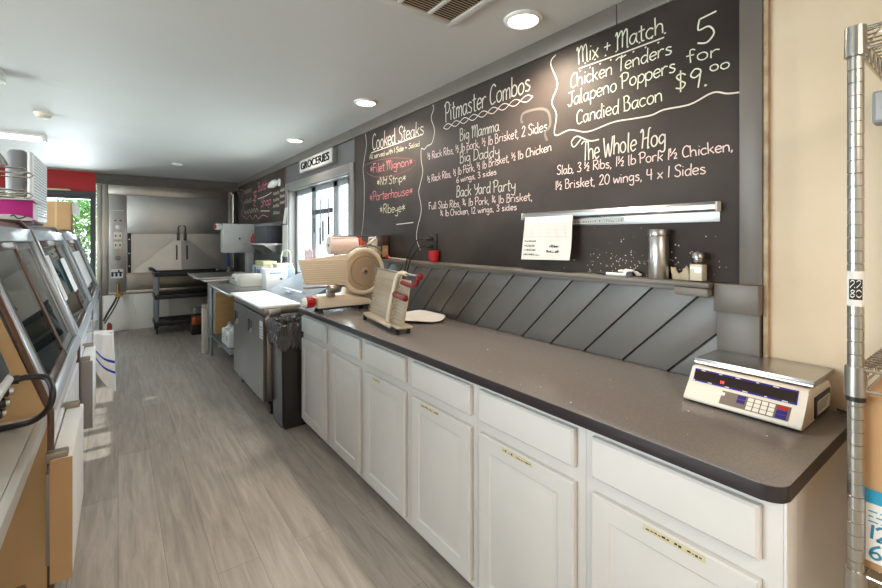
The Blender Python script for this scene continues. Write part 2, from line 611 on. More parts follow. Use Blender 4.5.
# ------------------------------------------------------------------ chalkboards and their writing
GLYPH = {
    'a': (4.9, "4,4 2.5,5 .8,4 .5,2 1.5,.2 3,.8 4,4;4,5 4,1.2 4.8,0"), 'b': (4.6, ".6,9 .6,0;.6,3.5 2.2,5 4,3.8 4,1.2 2.2,0 .6,1"),
    'c': (4.4, "4,4.2 2.5,5 .8,3.8 .6,1.6 2,0 4,.8"), 'd': (4.9, "4,4 2.5,5 .8,4 .5,2 1.5,.2 3,.6 4,3;4,9 4,1 4.6,0"),
    'e': (4.5, ".8,2.5 4,3 3.6,4.6 2.2,5 .8,3.8 .6,1.6 2,0 4,.9"), 'f': (3.9, "4,8.2 3,9 2,7.8 1.8,0;.4,5 3.4,5.2"),
    'g': (4.8, "4,4 2.5,5 .8,4 .6,2 2,.8 4,2.5;4,5 4,-2 2.6,-3.2 .8,-2.2"), 'h': (4.7, ".6,9 .6,0;.6,3 2,5 3.6,4.6 4,3 4,0"),
    'i': (2.0, "1,5 1,0;1,6.9 1.25,7.4"), 'k': (4.4, ".6,9 .6,0;3.8,5 .6,2.2;1.6,3 4,0"), 'l': (2.2, "1,9 1,.6 1.6,0"),
    'm': (6.4, ".6,5 .6,0;.6,3.4 2,5 3,4 3,0;3,3.4 4.6,5 5.6,4 5.6,0"), 'n': (4.7, ".6,5 .6,0;.6,3.4 2.2,5 3.8,4.2 4,0"),
    'o': (4.8, "2.4,5 .8,4 .6,1.6 2,0 3.8,.8 4.2,3 3.4,4.6 2.2,5"), 'p': (4.6, ".6,5 .6,-3.4;.6,3.6 2.2,5 4,3.8 4,1.4 2.4,0 .6,1"),
    'r': (3.8, ".6,5 .6,0;.6,3.2 2,5 3.6,4.6"), 's': (4.2, "3.6,4.4 2,5 .9,4 2.2,2.8 3.6,1.6 2.6,.1 .6,.6"), 't': (3.6, "1.8,8 1.8,.8 3.2,.2;.3,5.4 3.4,5.6"),
    'u': (4.8, ".6,5 .7,1 2,0 3.8,1.4;4,5 4,1 4.6,0"), 'v': (4.5, ".4,5 2.2,0 4,5"), 'w': (6, ".4,5 1.6,0 3,4 4.4,0 5.6,5"), 'x': (4.4, ".5,5 4,0;4,5 .4,0"),
    'y': (4.6, ".5,5 .9,2.4 2.4,1.8 4,3;4,5 4,-2 2.4,-3.4 .8,-2.4"), 'A': (5.4, ".4,0 2.8,9 5,0;1.2,3.2 4.4,3.2"),
    'B': (5, ".8,9 .8,0;.2,8.6 2.4,9.2 4,7.4 2.6,5.2 .8,5;.8,5 3.4,4.8 4.5,2.4 3,.1 .2,.3"), 'C': (5.2, "5,7.6 3.4,9 1.2,7.2 .6,3 2,.2 4.8,1"),
    'D': (5.6, ".8,9 .8,0;.2,8.8 3.6,8.6 5.2,5 4,1.2 .2,.1"), 'F': (4.8, ".8,9 .8,0;.4,9 4.6,9;.8,5 3.8,5.2"),
    'H': (6.2, "-.4,7.6 .6,9 1.4,7 1,0;6,9 4.8,8 4.6,0 5.4,.4;1,4.4 4.8,4.8"), 'J': (5, ".6,8.6 5,9;3.6,9 3.4,1.4 2,0 .6,1.6"),
    'M': (7, "-.2,7.6 .8,9 1,0;1,5.6 2.6,9 3.6,8 3.6,.6;3.6,5.6 5.2,9 6.2,8 6.2,.6 7,0"), 'N': (5.6, ".8,0 .8,9 5,0 5,9"),
    'P': (4.9, ".9,9 .8,0;-.4,7.6 1.6,9.4 4.2,8.8 4.8,6.8 3.4,4.6 .9,4.4"), 'R': (5, ".8,9 .8,0;.2,8.6 3.8,9 4.6,6.8 3.2,5 .8,4.6;.9,4.7 2.8,3 5,0"),
    'S': (4.8, "4.6,7.6 3.4,9.2 1,8 1.6,5.6 3.8,4 4.2,1.4 2.4,0 .4,1.2"), 'T': (5, "-.6,8 1.4,9.2 3.4,8.6 5.8,9.2;2.9,9 2.7,0"),
    'W': (7.2, ".4,9 1.6,.2 2.4,1 3.6,6 4.6,.2 5.6,1.4 7,9"), 'Y': (5.2, ".4,9 1.4,5 2.8,4.6 4.6,6;5.2,9 4,2 1.8,0"),
    '0': (4.8, "2.5,9 .8,7 .6,2.4 2.2,0 4,2 4.2,6.6 2.5,9"), '1': (2.2, "1.2,9 1.2,0"), '2': (5, ".8,7 2.4,9 4,7.4 3,4 .6,0;.6,0 4.6,.3"),
    '3': (4.7, ".8,8.2 2.6,9 4,7.4 2.2,5 4.2,3 3.2,.2 .6,.8"), '4': (5, "1,9 .8,4.4 4.6,4.6;3.8,9 3.6,0"), '5': (4.9, "1.4,8.8 1,5.2 3.2,5.4 4.2,2.6 2.6,.1 .6,.8;1.4,8.8 5,9.6"),
    '6': (4.7, "3.8,9 1.4,6 .8,2 2.4,0 4.2,1.8 3,4.2 1,3"), '8': (4.6, "3.8,7.8 2.4,9 1,7.6 2.4,5 4,2.4 2.4,0 .8,2 2.4,5 3.8,7.8"), '9': (4.7, "4,6.4 2.2,5 .8,6.6 2.2,9 4,8 4,6 3.4,0"),
    '½': (5.6, ".7,9 .7,5;.3,2.4 4.2,8;2.8,3.8 4,4.6 4.6,3.2 2.8,0;2.8,0 5,.2"), '¾': (6, ".2,8.6 1.4,9 1.6,7.6 .9,7 1.8,6 .3,5;.4,1.4 4,8;2.8,4.2 2.6,2 5,2.2;4.3,4 4.2,0"),
    '$': (4.8, "4.2,7 2.6,8.2 1,7 2.4,4.8 4,3.2 2.8,1.2 .6,2;2.5,9.6 2.3,-.4"), '+': (4.6, "2.2,5.6 2.2,1.6;.4,3.6 4,3.6"), '&': (4.6, "4.2,.2 1.6,6.6 2.6,8.4 3.2,6.8 .8,2.4 2,0 4,3"),
    ',': (2, "1,.6 .4,-1.4"), '.': (2.6, ".9,.1 1.4,.5 1,.7 .9,.1"), '*': (4.6, "2.2,7 2.2,1;.4,5.6 4,2.4;4,5.6 .4,2.4"), ' ': (2.6, ""),
}


class Ribbon:
    """flat chalk strokes on the wall plane, collected in one mesh"""

    def __init__(self, x):
        self.mb = MB()
        self.x = x

    def stroke(self, pts, w):
        """pts: (y, z) on the wall"""
        P = [Vector((p[0], p[1])) for p in pts]
        P = [p for i, p in enumerate(P) if i == 0 or (p - P[i - 1]).length > 1e-5]
        if len(P) < 2:
            return
        L, R = [], []
        for i, p in enumerate(P):
            t = P[min(i + 1, len(P) - 1)] - P[max(i - 1, 0)]
            if t.length < 1e-8:
                t = Vector((1, 0))
            t.normalize()
            n = Vector((-t.y, t.x)) * w / 2
            L.append(self.mb.bm.verts.new((self.x, p.x + n.x, p.y + n.y)))
            R.append(self.mb.bm.verts.new((self.x, p.x - n.x, p.y - n.y)))
        for i in range(len(P) - 1):
            self.mb.bm.faces.new((L[i], L[i + 1], R[i + 1], R[i]))

    def curve(self, pts, w, n=5):
        self.stroke([(p.x, p.y) for p in catmull([(q[0], q[1], 0) for q in pts], n)], w)

    def text(self, s, y0, z0, y1, z1, h0, h1, w, rnd):
        tot = sum(GLYPH[ch][0] for ch in s)
        a = 0
        for ch in s:
            adv, st = GLYPH[ch]
            t = a / tot
            h = h0 + (h1 - h0) * t
            u = h / 9.0
            jz = rnd.uniform(-.25, .25) * u
            jt = rnd.uniform(-.06, .06)
            for stroke in st.split(';'):
                if not stroke:
                    continue
                pts = []
                for q in stroke.split():
                    gx, gy = (float(v) for v in q.split(','))
                    k = (a + gx + gy * jt) / tot
                    pts.append((y0 + (y1 - y0) * k, z0 + (z1 - z0) * k + gy * u + jz))
                self.curve(pts, w, 4)
            a += adv


CH = {
    'w': mat('white chalk', rgb(212, 204, 192), 0.95), 'p': mat('pink chalk', rgb(214, 132, 134), 0.95),
    'q': mat('faint pink chalk', rgb(124, 84, 84), 0.95), 's': mat('rubbed chalk smear', rgb(112, 104, 98), 0.95), 'y': mat('yellow chalk', rgb(210, 206, 176), 0.95), 'p2': mat('pale pink chalk', rgb(230, 206, 200), 0.95), 'g': mat('pale green chalk', rgb(214, 216, 196), 0.95),
}
TEXTS = [
    ('Cooked Steaks',3.301,2.172,2.525,2.158,0.135,0.101,'w','c'),
    ('All served with 1 Side + Salad',3.355,2.102,2.583,2.087,0.043,0.036,'y','c'),
    ('*Filet Mignon*',3.343,1.983,2.673,1.964,0.077,0.066,'p','c'),
    ('*NY Strip*',3.220,1.864,2.766,1.857,0.067,0.060,'y','c'),
    ('*Porterhouse*',3.348,1.743,2.670,1.750,0.077,0.065,'p','c'),
    ('*Ribeye*',3.170,1.630,2.776,1.631,0.074,0.067,'y','c'),
    ('Pitmaster Combos',2.281,2.188,1.543,2.198,0.125,0.104,'w','m'),
    ('Big Mamma',2.131,2.039,1.775,2.032,0.075,0.068,'w','m'),
    ('½ Rack Ribs, ½ lb pork, ½ lb Brisket, 2 Sides',2.486,1.975,1.435,1.966,0.049,0.055,'p2','m'),
    ('Big Daddy',2.131,1.900,1.775,1.893,0.069,0.062,'w','m'),
    ('½ Rack Ribs, ½ lb Pork, ½ lb Brisket, ½ lb Chicken',2.486,1.814,1.408,1.861,0.049,0.045,'p2','m'),
    ('6 wings, 3 sides',2.166,1.781,1.797,1.792,0.038,0.034,'p2','m'),
    ('Back Yard Party',2.166,1.690,1.652,1.690,0.070,0.065,'w','m'),
    ('Full Slab Ribs, ¾ lb Pork, ¾ lb Brisket,',2.469,1.629,1.530,1.626,0.048,0.044,'p2','m'),
    ('¾ lb Chicken, 12 wings, 3 sides',2.334,1.575,1.641,1.582,0.043,0.035,'p2','m'),
    ('Mix + Match',1.257,2.239,0.855,2.235,0.079,0.071,'g','r'),
    ('Chicken Tenders',1.300,2.137,0.823,2.144,0.067,0.054,'g','r'),
    ('Jalapeno Poppers',1.315,2.056,0.809,2.070,0.067,0.058,'g','r'),
    ('Candied Bacon',1.264,1.960,0.860,1.970,0.065,0.059,'g','r'),
    ('5',0.741,2.140,0.663,2.138,0.096,0.092,'g','r'),
    ('for',0.773,2.088,0.657,2.075,0.049,0.050,'g','r'),
    ('$9.',0.817,1.987,0.689,1.984,0.074,0.069,'g','r'),
    ('oo',0.693,2.032,0.625,2.025,0.040,0.039,'g','r'),
    ('The Whole Hog',1.233,1.785,0.847,1.796,0.088,0.074,'w','h'),
    ('Slab, 3 ½ Ribs, 1½ lb Pork 1½ Chicken,',1.377,1.738,0.613,1.733,0.044,0.042,'p2','h'),
    ('1½ Brisket, 20 wings, 4 x 1 Sides',1.387,1.666,0.702,1.664,0.044,0.044,'p2','h'),
    ('Butcher',7.035,2.145,6.306,2.159,0.138,0.126,'p','f'),
    ('Shop',6.889,1.907,6.330,1.909,0.135,0.126,'p','f'),
]
LINES = [
    ('c', 'w', [(3.43, 2.339), (3.411, 2.229), (3.472, 2.052), (3.451, 1.905), (3.457, 1.678), (3.488, 1.513), (3.527, 1.398)]),
    ('m', 'w', [(2.422, 2.342), (2.411, 2.309), (2.44, 2.252), (2.401, 2.16), (2.432, 2.082), (2.488, 2.071), (2.525, 2.053), (2.562, 2.062), (2.562, 1.977), (2.543, 1.897), (2.583, 1.795), (2.594, 1.753), (2.562, 1.63), (2.614, 1.497), (2.62, 1.418), (2.575, 1.347)]),
    ('c', 'w', [(3.319, 2.154), (2.892, 2.159), (2.543, 2.16)]),
    ('c', 'q', [(3.43, 2.067), (3.178, 2.074), (2.862, 2.043), (2.64, 1.988), (2.707, 1.939), (2.937, 1.922), (3.23, 1.94), (3.411, 2.004), (3.43, 2.067)]),
    ('r', 'w', [(1.383, 2.328), (1.414, 2.294), (1.372, 2.183), (1.406, 2.103), (1.378, 2.032), (1.388, 1.936), (1.3, 1.943), (1.202, 1.915), (1.075, 1.931), (0.983, 1.926), (0.906, 1.923), (0.855, 1.933), (0.759, 1.93), (0.681, 1.953), (0.634, 1.937), (0.593, 1.931)]),
    ('r', 'w', [(1.25, 2.218), (1.046, 2.216), (0.855, 2.217)]),
    ('h', 'w', [(1.237, 1.889), (1.276, 1.858), (1.29, 1.884), (1.259, 1.905), (1.194, 1.872), (1.143, 1.869)]),
    ('m', 'w', [(2.907, 1.537), (2.666, 1.545)]),
    ('f', 'p', [(7.992, 1.818), (7.776, 1.759), (7.57, 1.808), (7.373, 1.744), (7.185, 1.792), (7.005, 1.738), (6.777, 1.781), (6.508, 1.741)]),
    ('f', 'p', [(5.674, 2.335), (5.694, 2.209), (5.653, 2.077), (5.694, 1.926), (5.674, 1.771)]),
    ('f', 'w', [(7.064, 2.04), (6.613, 2.05), (6.306, 2.075)]),
    ('f', 'p', [(7.373, 2.158), (7.124, 2.168), (7.31, 2.106), (7.124, 2.091), (7.373, 2.031), (7.155, 2.031), (7.31, 1.963), (7.155, 1.938)]),
    ('f', 'w', [(6.889, 1.846), (6.406, 1.822)]),
    ('f', 'p', [(8.257, 2.286), (8.066, 2.252), (8.141, 2.102), (7.992, 1.989), (8.141, 1.859), (7.847, 1.778)]),
    ('m', 's', [(1.60, 2.04), (1.611, 2.059), (1.59, 2.091), (1.488, 2.088), (1.43, 2.059), (1.417, 1.992), (1.449, 1.958), (1.436, 1.916)]),
]
rnd = random.Random(4)
big = thing('chalkboard', 'long dark chalkboard menu covered in handwritten chalk above the grey ledge', 'chalkboard', (W, 2.1, 1.271))
obj('board_panel', MB().box(W - .010, W - .001, .593, 3.65, 1.271, 2.342, .001), BOARD, big)
far = thing('chalkboard', 'small dark chalkboard with pink chalk writing at the far end of the wall', 'chalkboard', (W, 7.0, 1.66))
obj('board_panel', MB().box(W - .010, W - .001, 5.68, 8.36, 1.66, 2.342, .001), BOARD, far)
XR = W - .0115
CNAME = {'w': 'white', 'p': 'pink', 'y': 'yellowish', 'p2': 'pale pink', 'g': 'pale green'}
rib = {}


def ribbon(sec, col):
    if (sec, col) not in rib:
        rib[sec, col] = Ribbon(XR)
    return rib[sec, col]


for s, y0, z0, y1, z1, h0, h1, col, sec in TEXTS:
    w = min(.0075, max(.0042, .04 * h0 + .0022))
    if sec == 'f':
        w = .012 if h0 > .07 else .008
    rb = Ribbon(XR)
    rb.text(s, y0, z0, y1, z1, h0, h1, w, rnd)
    lab(obj('chalk_writing', rb.mb, CH[col], far if sec == 'f' else big), '%s chalk writing: %s' % (CNAME[col], s.replace('*', '')))
for sec, col, pts in LINES:
    rb = Ribbon(XR)
    rb.curve(pts, .011 if sec == 'f' else .014 if col == 's' else .006)
    obj('chalk_line', rb.mb, CH[col], far if sec == 'f' else big)
# twisted double line under the second heading
for sgn in (1, -1):
    pts = []
    for i in range(73):
        t = i / 72
        pts.append((2.30 - .77 * t, 2.158 + .004 * t + sgn * .017 * math.sin(t * PI * 9)))
    rb = Ribbon(XR)
    rb.stroke(pts, .005)
    obj('chalk_line', rb.mb, CH['p2' if sgn > 0 else 'w'], big)
# dots around the underline of the third heading
for i in range(16):
    y = 1.245 - i * .026
    z = 2.2165 + (.014 if i % 2 else -.014)
    ribbon('r', 'w').stroke([(y, z), (y - .004, z + .003), (y - .006, z)], .006)
# small squiggled lines of far writing that cannot be read
for y, z, L, col in ((7.95, 2.19, .5, 'y'), (7.95, 2.02, .5, 'y'), (7.98, 1.85, .95, 'y'), (6.23, 2.03, .28, 'y'), (6.23, 1.945, .28, 'y'), (6.23, 1.86, .28, 'y'), (6.23, 1.765, .3, 'y'), (5.91, 2.05, .2, 'w'), (5.91, 1.97, .2, 'w'), (5.91, 1.89, .2, 'w')):
    pts = []
    n = 13
    for i in range(n):
        pts.append((y - L * i / (n - 1), z + (.045 if L < .4 else .075) * (1 if i % 2 else -.1) * rnd.uniform(.5, 1)))
    ribbon('f', col).curve(pts, .008, 4)
for (sec, col), r in rib.items():
    o = obj('chalk_squiggle' if sec == 'f' else 'chalk_dots', r.mb, CH[col], far if sec == 'f' else big)
# chalk dust flecks low on the board
m = MB()
for i in range(150):
    y = rnd.gauss(.95, .16)
    z = 1.275 + abs(rnd.gauss(0, .075))
    if y < .62 or y > 1.6:
        continue
    s = rnd.uniform(.0008, .0028)
    m.quad([(XR, y - s, z - s), (XR, y + s, z - s * .6), (XR, y + s * .7, z + s), (XR, y - s * .8, z + s * .7)])
o = obj('dust_fleck', m, CH['w'], big)
o['kind'] = 'stuff'
lab(o, 'white flecks spattered on the board above the ledge')

# ------------------------------------------------------------------ base cabinets and worktop
TOE = mat('grey toe kick', rgb(112, 110, 108), 0.5)
TAPE = mat('yellowed label tape', rgb(206, 196, 160), 0.6)
EDGES = [0.307, .787, 1.273, 1.752, 2.239, 2.724, 3.25]
DOORS = [(.345, .757), (.818, 1.246), (1.30, 1.719), (1.785, 2.203), (2.272, 2.67), (2.776, 3.236)]
CABL = [
    'white base cabinet nearest the camera under the price scale end of the counter', 'second white base cabinet from the counter end by the wire shelving',
    'third white base cabinet from the counter end by the wire shelving', 'white base cabinet third from the trash can, left of the middle of the counter',
    'white base cabinet second from the black trash can', 'white base cabinet directly beside the black trash can']
TAPES = {0: (.60, .45), 1: (1.12, .98), 2: (1.64, 1.50), 3: (2.10, 2.02)}


def raised_panel(y0, y1, z0, z1):
    m = MB()
    m.box(1.105, 1.119, y0, y1, z0, z1)
    f = min(m.bm.faces, key=lambda q: q.calc_center_median().x)
    m.bm.normal_update()

    def ins(th, dp):
        bmesh.ops.inset_region(m.bm, faces=[f], thickness=th, depth=dp, use_even_offset=True)
    ins(.005, .005)
    ins(.052, 0)
    ins(.005, -.005)
    ins(.008, 0)
    ins(.016, .0045)
    return m


for i in range(6):
    a, b = EDGES[i], EDGES[i + 1]
    d0, d1 = DOORS[i]
    t = thing('base_cabinet', CABL[i], 'cabinet', (1.4, (a + b) / 2, 0), 0, 'white base cabinets under the long counter')
    m = MB()
    m.box(1.121, W - .018, a + .0005, b - .0005, .06, .877)
    if i == 0:
        m.box(1.1205, 1.185, a - .006, a + .0005, .0, .8765, .002)
    obj('carcass', m, WHITE, t)
    obj('toe_kick', MB().box(1.20, W - .02, a + .002, b - .002, 0, .06), TOE, t)
    d = obj('door', raised_panel(d0, d1, .088, .69), WHITE, t, 25)
    m = MB()
    m.box(1.105, 1.119, d0, d1, .735, .852)
    f = min(m.bm.faces, key=lambda q: q.calc_center_median().x)
    bmesh.ops.inset_region(m.bm, faces=[f], thickness=.006, depth=.006, use_even_offset=True)
    obj('drawer_front', m, WHITE, t, 25)
    if i in TAPES:
        y1, y0 = TAPES[i]
        m = MB()
        m.box(1.0988, 1.0998, y0, y1, .6685, .684)
        r = random.Random(i)
        yy = y1 - .008
        while yy > y0 + .012:
            L = r.uniform(.004, .01)
            if r.random() > .25:
                m.box(1.0984, 1.0989, yy - L, yy, .6735 + r.uniform(-.001, .001), .6755 + r.uniform(0, .004), mi=1)
            yy -= L + .003
        lab(obj('label_tape', m, [TAPE, INK], d), 'yellowed label tape along the top of the door')

TOP = mat('dark grey laminate', rgb(126, 120, 117), 0.22, noise=0.0, c2=rgb(116, 110, 107), scale=160, spec=0.5)
TOPE = mat('dark laminate edge', rgb(46, 40, 42), 0.28)
m = MB()
R = .04
poly = [(W - .018, .296), (W - .018, 3.262), (1.083, 3.262)]
for k in range(9):
    a = PI + k / 8 * PI / 2
    poly.append((1.083 + R + R * math.cos(a), .296 + R + R * math.sin(a)))
m.prism(poly, 'z', .878, .914, bev=.0025)
bmesh.ops.recalc_face_normals(m.bm, faces=m.bm.faces)
m.bm.normal_update()
for f in m.bm.faces:
    f.material_index = 0 if f.normal.z > .5 else 1
rr = random.Random(9)
for i in range(26):
    x, y = rr.uniform(1.12, 1.45), rr.uniform(.4, 1.6)
    s = rr.choice((.0008, .001, .0012, .0022))
    m.box(x - s, x + s, y - s, y + s, .9139, .9142, mi=2)
solo('worktop', m, [TOP, TOPE, WHITEP], 'long dark grey laminate worktop on the white base cabinets', 'countertop', (1.4, 1.78, .878))

# ------------------------------------------------------------------ price scale
CREAMW = mat('cream plastic', rgb(226, 218, 206), 0.4)
PURP = mat('violet display film', rgb(48, 38, 122), 0.25)
DISP = mat('dark red display window', rgb(40, 26, 22), 0.12)
KEYP = mat('grey brown keypad film', rgb(112, 98, 88), 0.35)
KEYW = mat('white key', rgb(232, 226, 214), 0.4)
LED = mat('red display digit', rgb(255, 40, 40), 0.4, emit=(1, .05, .05, 1), estr=3)
t = thing('price_scale', 'cream price scale with steel plate on the near end of the dark worktop', 'scale', (1.6, .51, .914))
Y0, Y1 = .356, .654
m = MB()
prof = [(1.438, .924), (1.446, .919), (1.722, .919), (1.726, .93), (1.726, .985), (1.70, 1.005), (1.508, 1.014), (1.500, 1.010), (1.478, .968), (1.440, .932)]
m.prism(prof, 'y', Y0, Y1, bev=.003)
# stepped-in corner at the far front
body = obj('body', m, CREAMW, t)
obj('foot_skirt', MB().box(1.45, 1.71, Y0 + .012, Y1 - .012, .9144, .921, .001), BLACK, t)


def facep(pa, pb, s, off):
    """point at fraction s between two profile points, pushed out along the face normal"""
    d = Vector((pb[0] - pa[0], 0, pb[1] - pa[1]))
    n = Vector((-d.z, 0, d.x)).normalized()
    p = Vector((pa[0], 0, pa[1])) + d * s + n * off
    return p


LO0, LO1 = (1.440, .932), (1.478, .968)
UP0, UP1 = (1.478, .968), (1.500, 1.010)


def plate(m, seg, s0, s1, y0, y1, th, mi=0, off=0.0002):
    pa, pb = seg
    a, b = facep(pa, pb, s0, off), facep(pa, pb, s1, off)
    c2, d2 = facep(pa, pb, s1, off + th), facep(pa, pb, s0, off + th)
    m.prism([(a.x, a.z), (b.x, b.z), (c2.x, c2.z), (d2.x, d2.z)], 'y', y0, y1, mi=mi)


UP, LO = (UP0, UP1), (LO0, LO1)
m = MB()
plate(m, UP, .12, .96, Y0 + .02, Y1 - .012, .0008, 0)
plate(m, UP, .24, .84, Y0 + .023, Y1 - .015, .0006, 1, .0011)
r = random.Random(2)
for k in range(11):
    y = Y0 + .04 + k * .024
    plate(m, UP, .865 if k % 2 else .15, .92 if k % 2 else .205, y, y + r.uniform(.006, .014), .0003, 2, .0018)
plate(m, UP, .33, .50, Y0 + .20, Y0 + .204, .0004, 3, .0018)
plate(m, UP, .33, .50, Y0 + .207, Y0 + .209, .0004, 3, .0018)
lab(obj('display', m, [PURP, DISP, KEYW, LED], body), 'dark display window framed in violet')
m = MB()
plate(m, LO, .08, .92, Y0 + .03, Y1 - .10, .0008, 0)
for i in range(4):
    for j in range(3):
        plate(m, LO, .12 + j * .26, .34 + j * .26, Y0 + .065 + i * .017, Y0 + .079 + i * .017, .0012, 1, .001)
for j in range(3):
    plate(m, LO, .12 + j * .26, .34 + j * .26, Y0 + .036, Y0 + .06, .001, 2 if j < 2 else 3, .001)
    if j:
        plate(m, LO, .12 + j * .26, .34 + j * .26, Y0 + .136, Y0 + .156, .001, 2, .001)
plate(m, LO, .6, .8, Y0 + .19, Y0 + .212, .0004, 1, .001)
lab(obj('keypad', m, [KEYP, KEYW, PURP, REDP], body), 'keypad with white and violet keys')
m = MB()
m.box(1.527, 1.730, Y0 - .006, Y1 + .004, 1.028, 1.036, .003)
m.box(1.527, 1.533, Y0 - .006, Y1 + .004, 1.018, 1.034, .002)
m.box(1.533, 1.730, Y0 - .006, Y0, 1.020, 1.034, .002)
m.cyl((1.529, Y0 - .004, 1.022), (1.529, Y1 + .002, 1.022), .0055, seg=10)
obj('weighing_plate', m, STEEL, t)
obj('plate_support', MB().box(1.55, 1.69, Y0 + .03, Y1 - .03, 1.0, 1.029), DKGREY, t)
m = MB()
m.box(1.55, 1.70, Y0 - .004, Y0 + .001, .925, .985, .002, 0)
m.box(1.565, 1.685, Y0 - .0052, Y0 - .0038, .935, .972, mi=1)
for k in range(4):
    m.box(1.57, 1.675 - .01 * k, Y0 - .0056, Y0 - .005, .966 - k * .007, .968 - k * .007, mi=2)
lab(obj('side_label', m, [BLACK, PAPER, INK], body), 'black side panel with a white rating label')
m = MB()
m.tube([(1.70, .338, .925), (1.706, .322, .9195), (1.708, .31, .9195), (1.70, .302, .918), (1.698, .294, .90), (1.700, .287, .7), (1.702, .284, .4), (1.70, .284, .01)], .0042, smooth=5)
solo('power_cord', m, BLACK, 'black power cord trailing from the price scale over the counter end', 'cord', (1.70, .31, .914))

# ------------------------------------------------------------------ things on the ledge and the board
t = thing('ticket_rail', 'long aluminium ticket rail fixed across the chalkboard', 'rail', (W - .03, 1.1, 1.49))
m = MB()
m.box(W - .017, W - .0125, .655, 1.564, 1.487, 1.56, .001)
m.prism([(W - .012, 1.556), (W - .05, 1.556), (W - .056, 1.548), (W - .056, 1.530), (W - .050, 1.522), (W - .044, 1.524), (W - .046, 1.532), (W - .046, 1.546), (W - .012, 1.549)], 'y', .655, 1.564, bev=.0012)
obj('rail_body', m, ALU, t)
for ya in (.651, 1.5645):
    obj('end_cap', MB().box(W - .055, W - .017, ya, ya + .004, 1.523, 1.557, .001), WHITEP, t)
m = MB()
m.box(W - .0178, W - .0168, 1.02, 1.55, 1.494, 1.518)
r = random.Random(8)
for k in range(44):
    m.box(W - .0184, W - .0177, 1.03 + k * .0115, 1.03 + k * .0115 + r.uniform(.003, .009), 1.499, 1.501 + r.uniform(0, .01), mi=1)
lab(obj('label_strip', m, [PAPER, mat('grey print', rgb(150, 148, 146), .8)], t), 'white printed strip along the rail')
rnd = random.Random(6)


def sheet(name, y0, y1, z0, z1, x_top, x_bot, skew=0.0, lines=7, hand=True):
    m = MB()
    m.grid(lambda u, v: (x_bot + (x_top - x_bot) * v + .004 * math.sin(v * 5) * u, y0 + (y1 - y0) * u + skew * (1 - v) * (1 - .3 * u), z0 + (z1 - z0) * v + .006 * u * (1 - v)), 6, 8)
    m.thicken(.0008)
    return m


m = sheet('paper', 1.537, 1.243, 1.322, 1.535, W - .06, W - .09, .0)
xx = lambda z: W - .06 - .03 * (1.535 - z) / .213 - .0045


def scrib(m, y, z, L, h, mi=1):
    yy = y
    while yy > y - L:
        s = rnd.uniform(.004, .009)
        zz = z + rnd.uniform(-.001, .001)
        m.box(xx(z) - .0008, xx(z), yy - s, yy, zz, zz + h * rnd.uniform(.3, 1), mi=mi)
        yy -= s + .0035


for k in range(5):
    m.box(xx(1.5 - k * .016) - .0006, xx(1.5 - k * .016), 1.26, 1.525, 1.5 - k * .016, 1.5008 - k * .016, mi=2)
for k in range(6):
    m.box(xx(1.44) - .0006, xx(1.44), 1.275 + k * .05, 1.2757 + k * .05, 1.434, 1.51, mi=2)
for z, L in ((1.412, .07), (1.388, .06), (1.368, .07), (1.345, .10)):
    scrib(m, 1.52, z, L, .007)
scrib(m, 1.36, 1.385, .05, .014)
scrib(m, 1.375, 1.36, .07, .012)
solo('paper_sheet', m, [PAPER, INK, mat('pale table lines', rgb(190, 186, 184), .8)], 'white paper order sheet hanging from the left end of the ticket rail', 'paper', (W - .06, 1.39, 1.535))

t = thing('shaker', 'tall steel cylinder shaker standing on the ledge below the ticket rail', 'shaker', (W - .048, .858, 1.271))
c = (W - .048, .858, 1.271)
obj('canister', MB().lathe(c, [(.034, 0), (.036, .003), (.036, .165), (.034, .168)], 28), STEEL, t)
obj('lid', MB().lathe(c, [(.034, .168), (.038, .169), (.038, .186), (.036, .190), (.02, .192)], 28), STEEL_V, t)
t = thing('salt_shaker', 'small square glass salt shaker with metal cap near the end of the ledge', 'salt shaker', (W - .052, .712, 1.271))
obj('jar', MB().box(W - .078, W - .026, .687, .737, 1.2715, 1.342, .006), glass_mat('shaker glass', (.9, .9, .88, 1), .06), t)
lab(obj('salt', MB().box(W - .074, W - .03, .691, .733, 1.275, 1.333, .004), mat('white salt', rgb(232, 222, 204), .9), t), 'white salt filling the jar')
obj('cap', MB().lathe((W - .052, .712, 1.342), [(.015, 0), (.017, .003), (.017, .012), (.021, .014), (.021, .026), (.016, .034), (.004, .036)], 20), STEEL_V, t)
m = MB()
r = random.Random(3)
m.grid(lambda u, v: (W - .018 - .012 * v + r.uniform(-.002, .002), .752 + u * .066, 1.272 + v * (.036 + .014 * math.sin(u * 9) + r.uniform(-.006, .006))), 12, 4)
m.thicken(.006)
solo('torn_paper', m, mat('torn beige paper', rgb(216, 196, 168), .95), 'torn beige paper scrap leaning behind the salt shaker on the ledge', 'paper', (W - .02, .785, 1.272))
t = thing('marker', 'white marker pen with black cap lying on the ledge', 'marker pen', (W - .06, 1.05, 1.278))
obj('barrel', MB().cyl((W - .06, .985, 1.278), (W - .064, 1.072, 1.278), .0068, seg=12), WHITEP, t)
obj('cap', MB().cyl((W - .064, 1.0722, 1.278), (W - .066, 1.117, 1.278), .0066, .005, seg=12), BLACK, t)
m = MB()
r = random.Random(5)
for k in range(9):
    m.ball((W - .03 + r.uniform(-.012, .008), .975 + r.uniform(-.04, .05), 1.279 + r.uniform(0, .016)), r.uniform(.006, .012), r.uniform(.008, .018), r.uniform(.006, .01), u=7, v=5)
solo('crumpled_paper', m, PAPER, 'white crumpled paper scraps behind the marker pen on the ledge', 'paper', (W - .03, .98, 1.272))
m = MB()
m.lathe((W - .072, .965, 1.281), [(.0095, -.003), (.0125, -.003), (.0125, .003), (.0095, .003), (.0095, -.0028)], 16, axis='x')
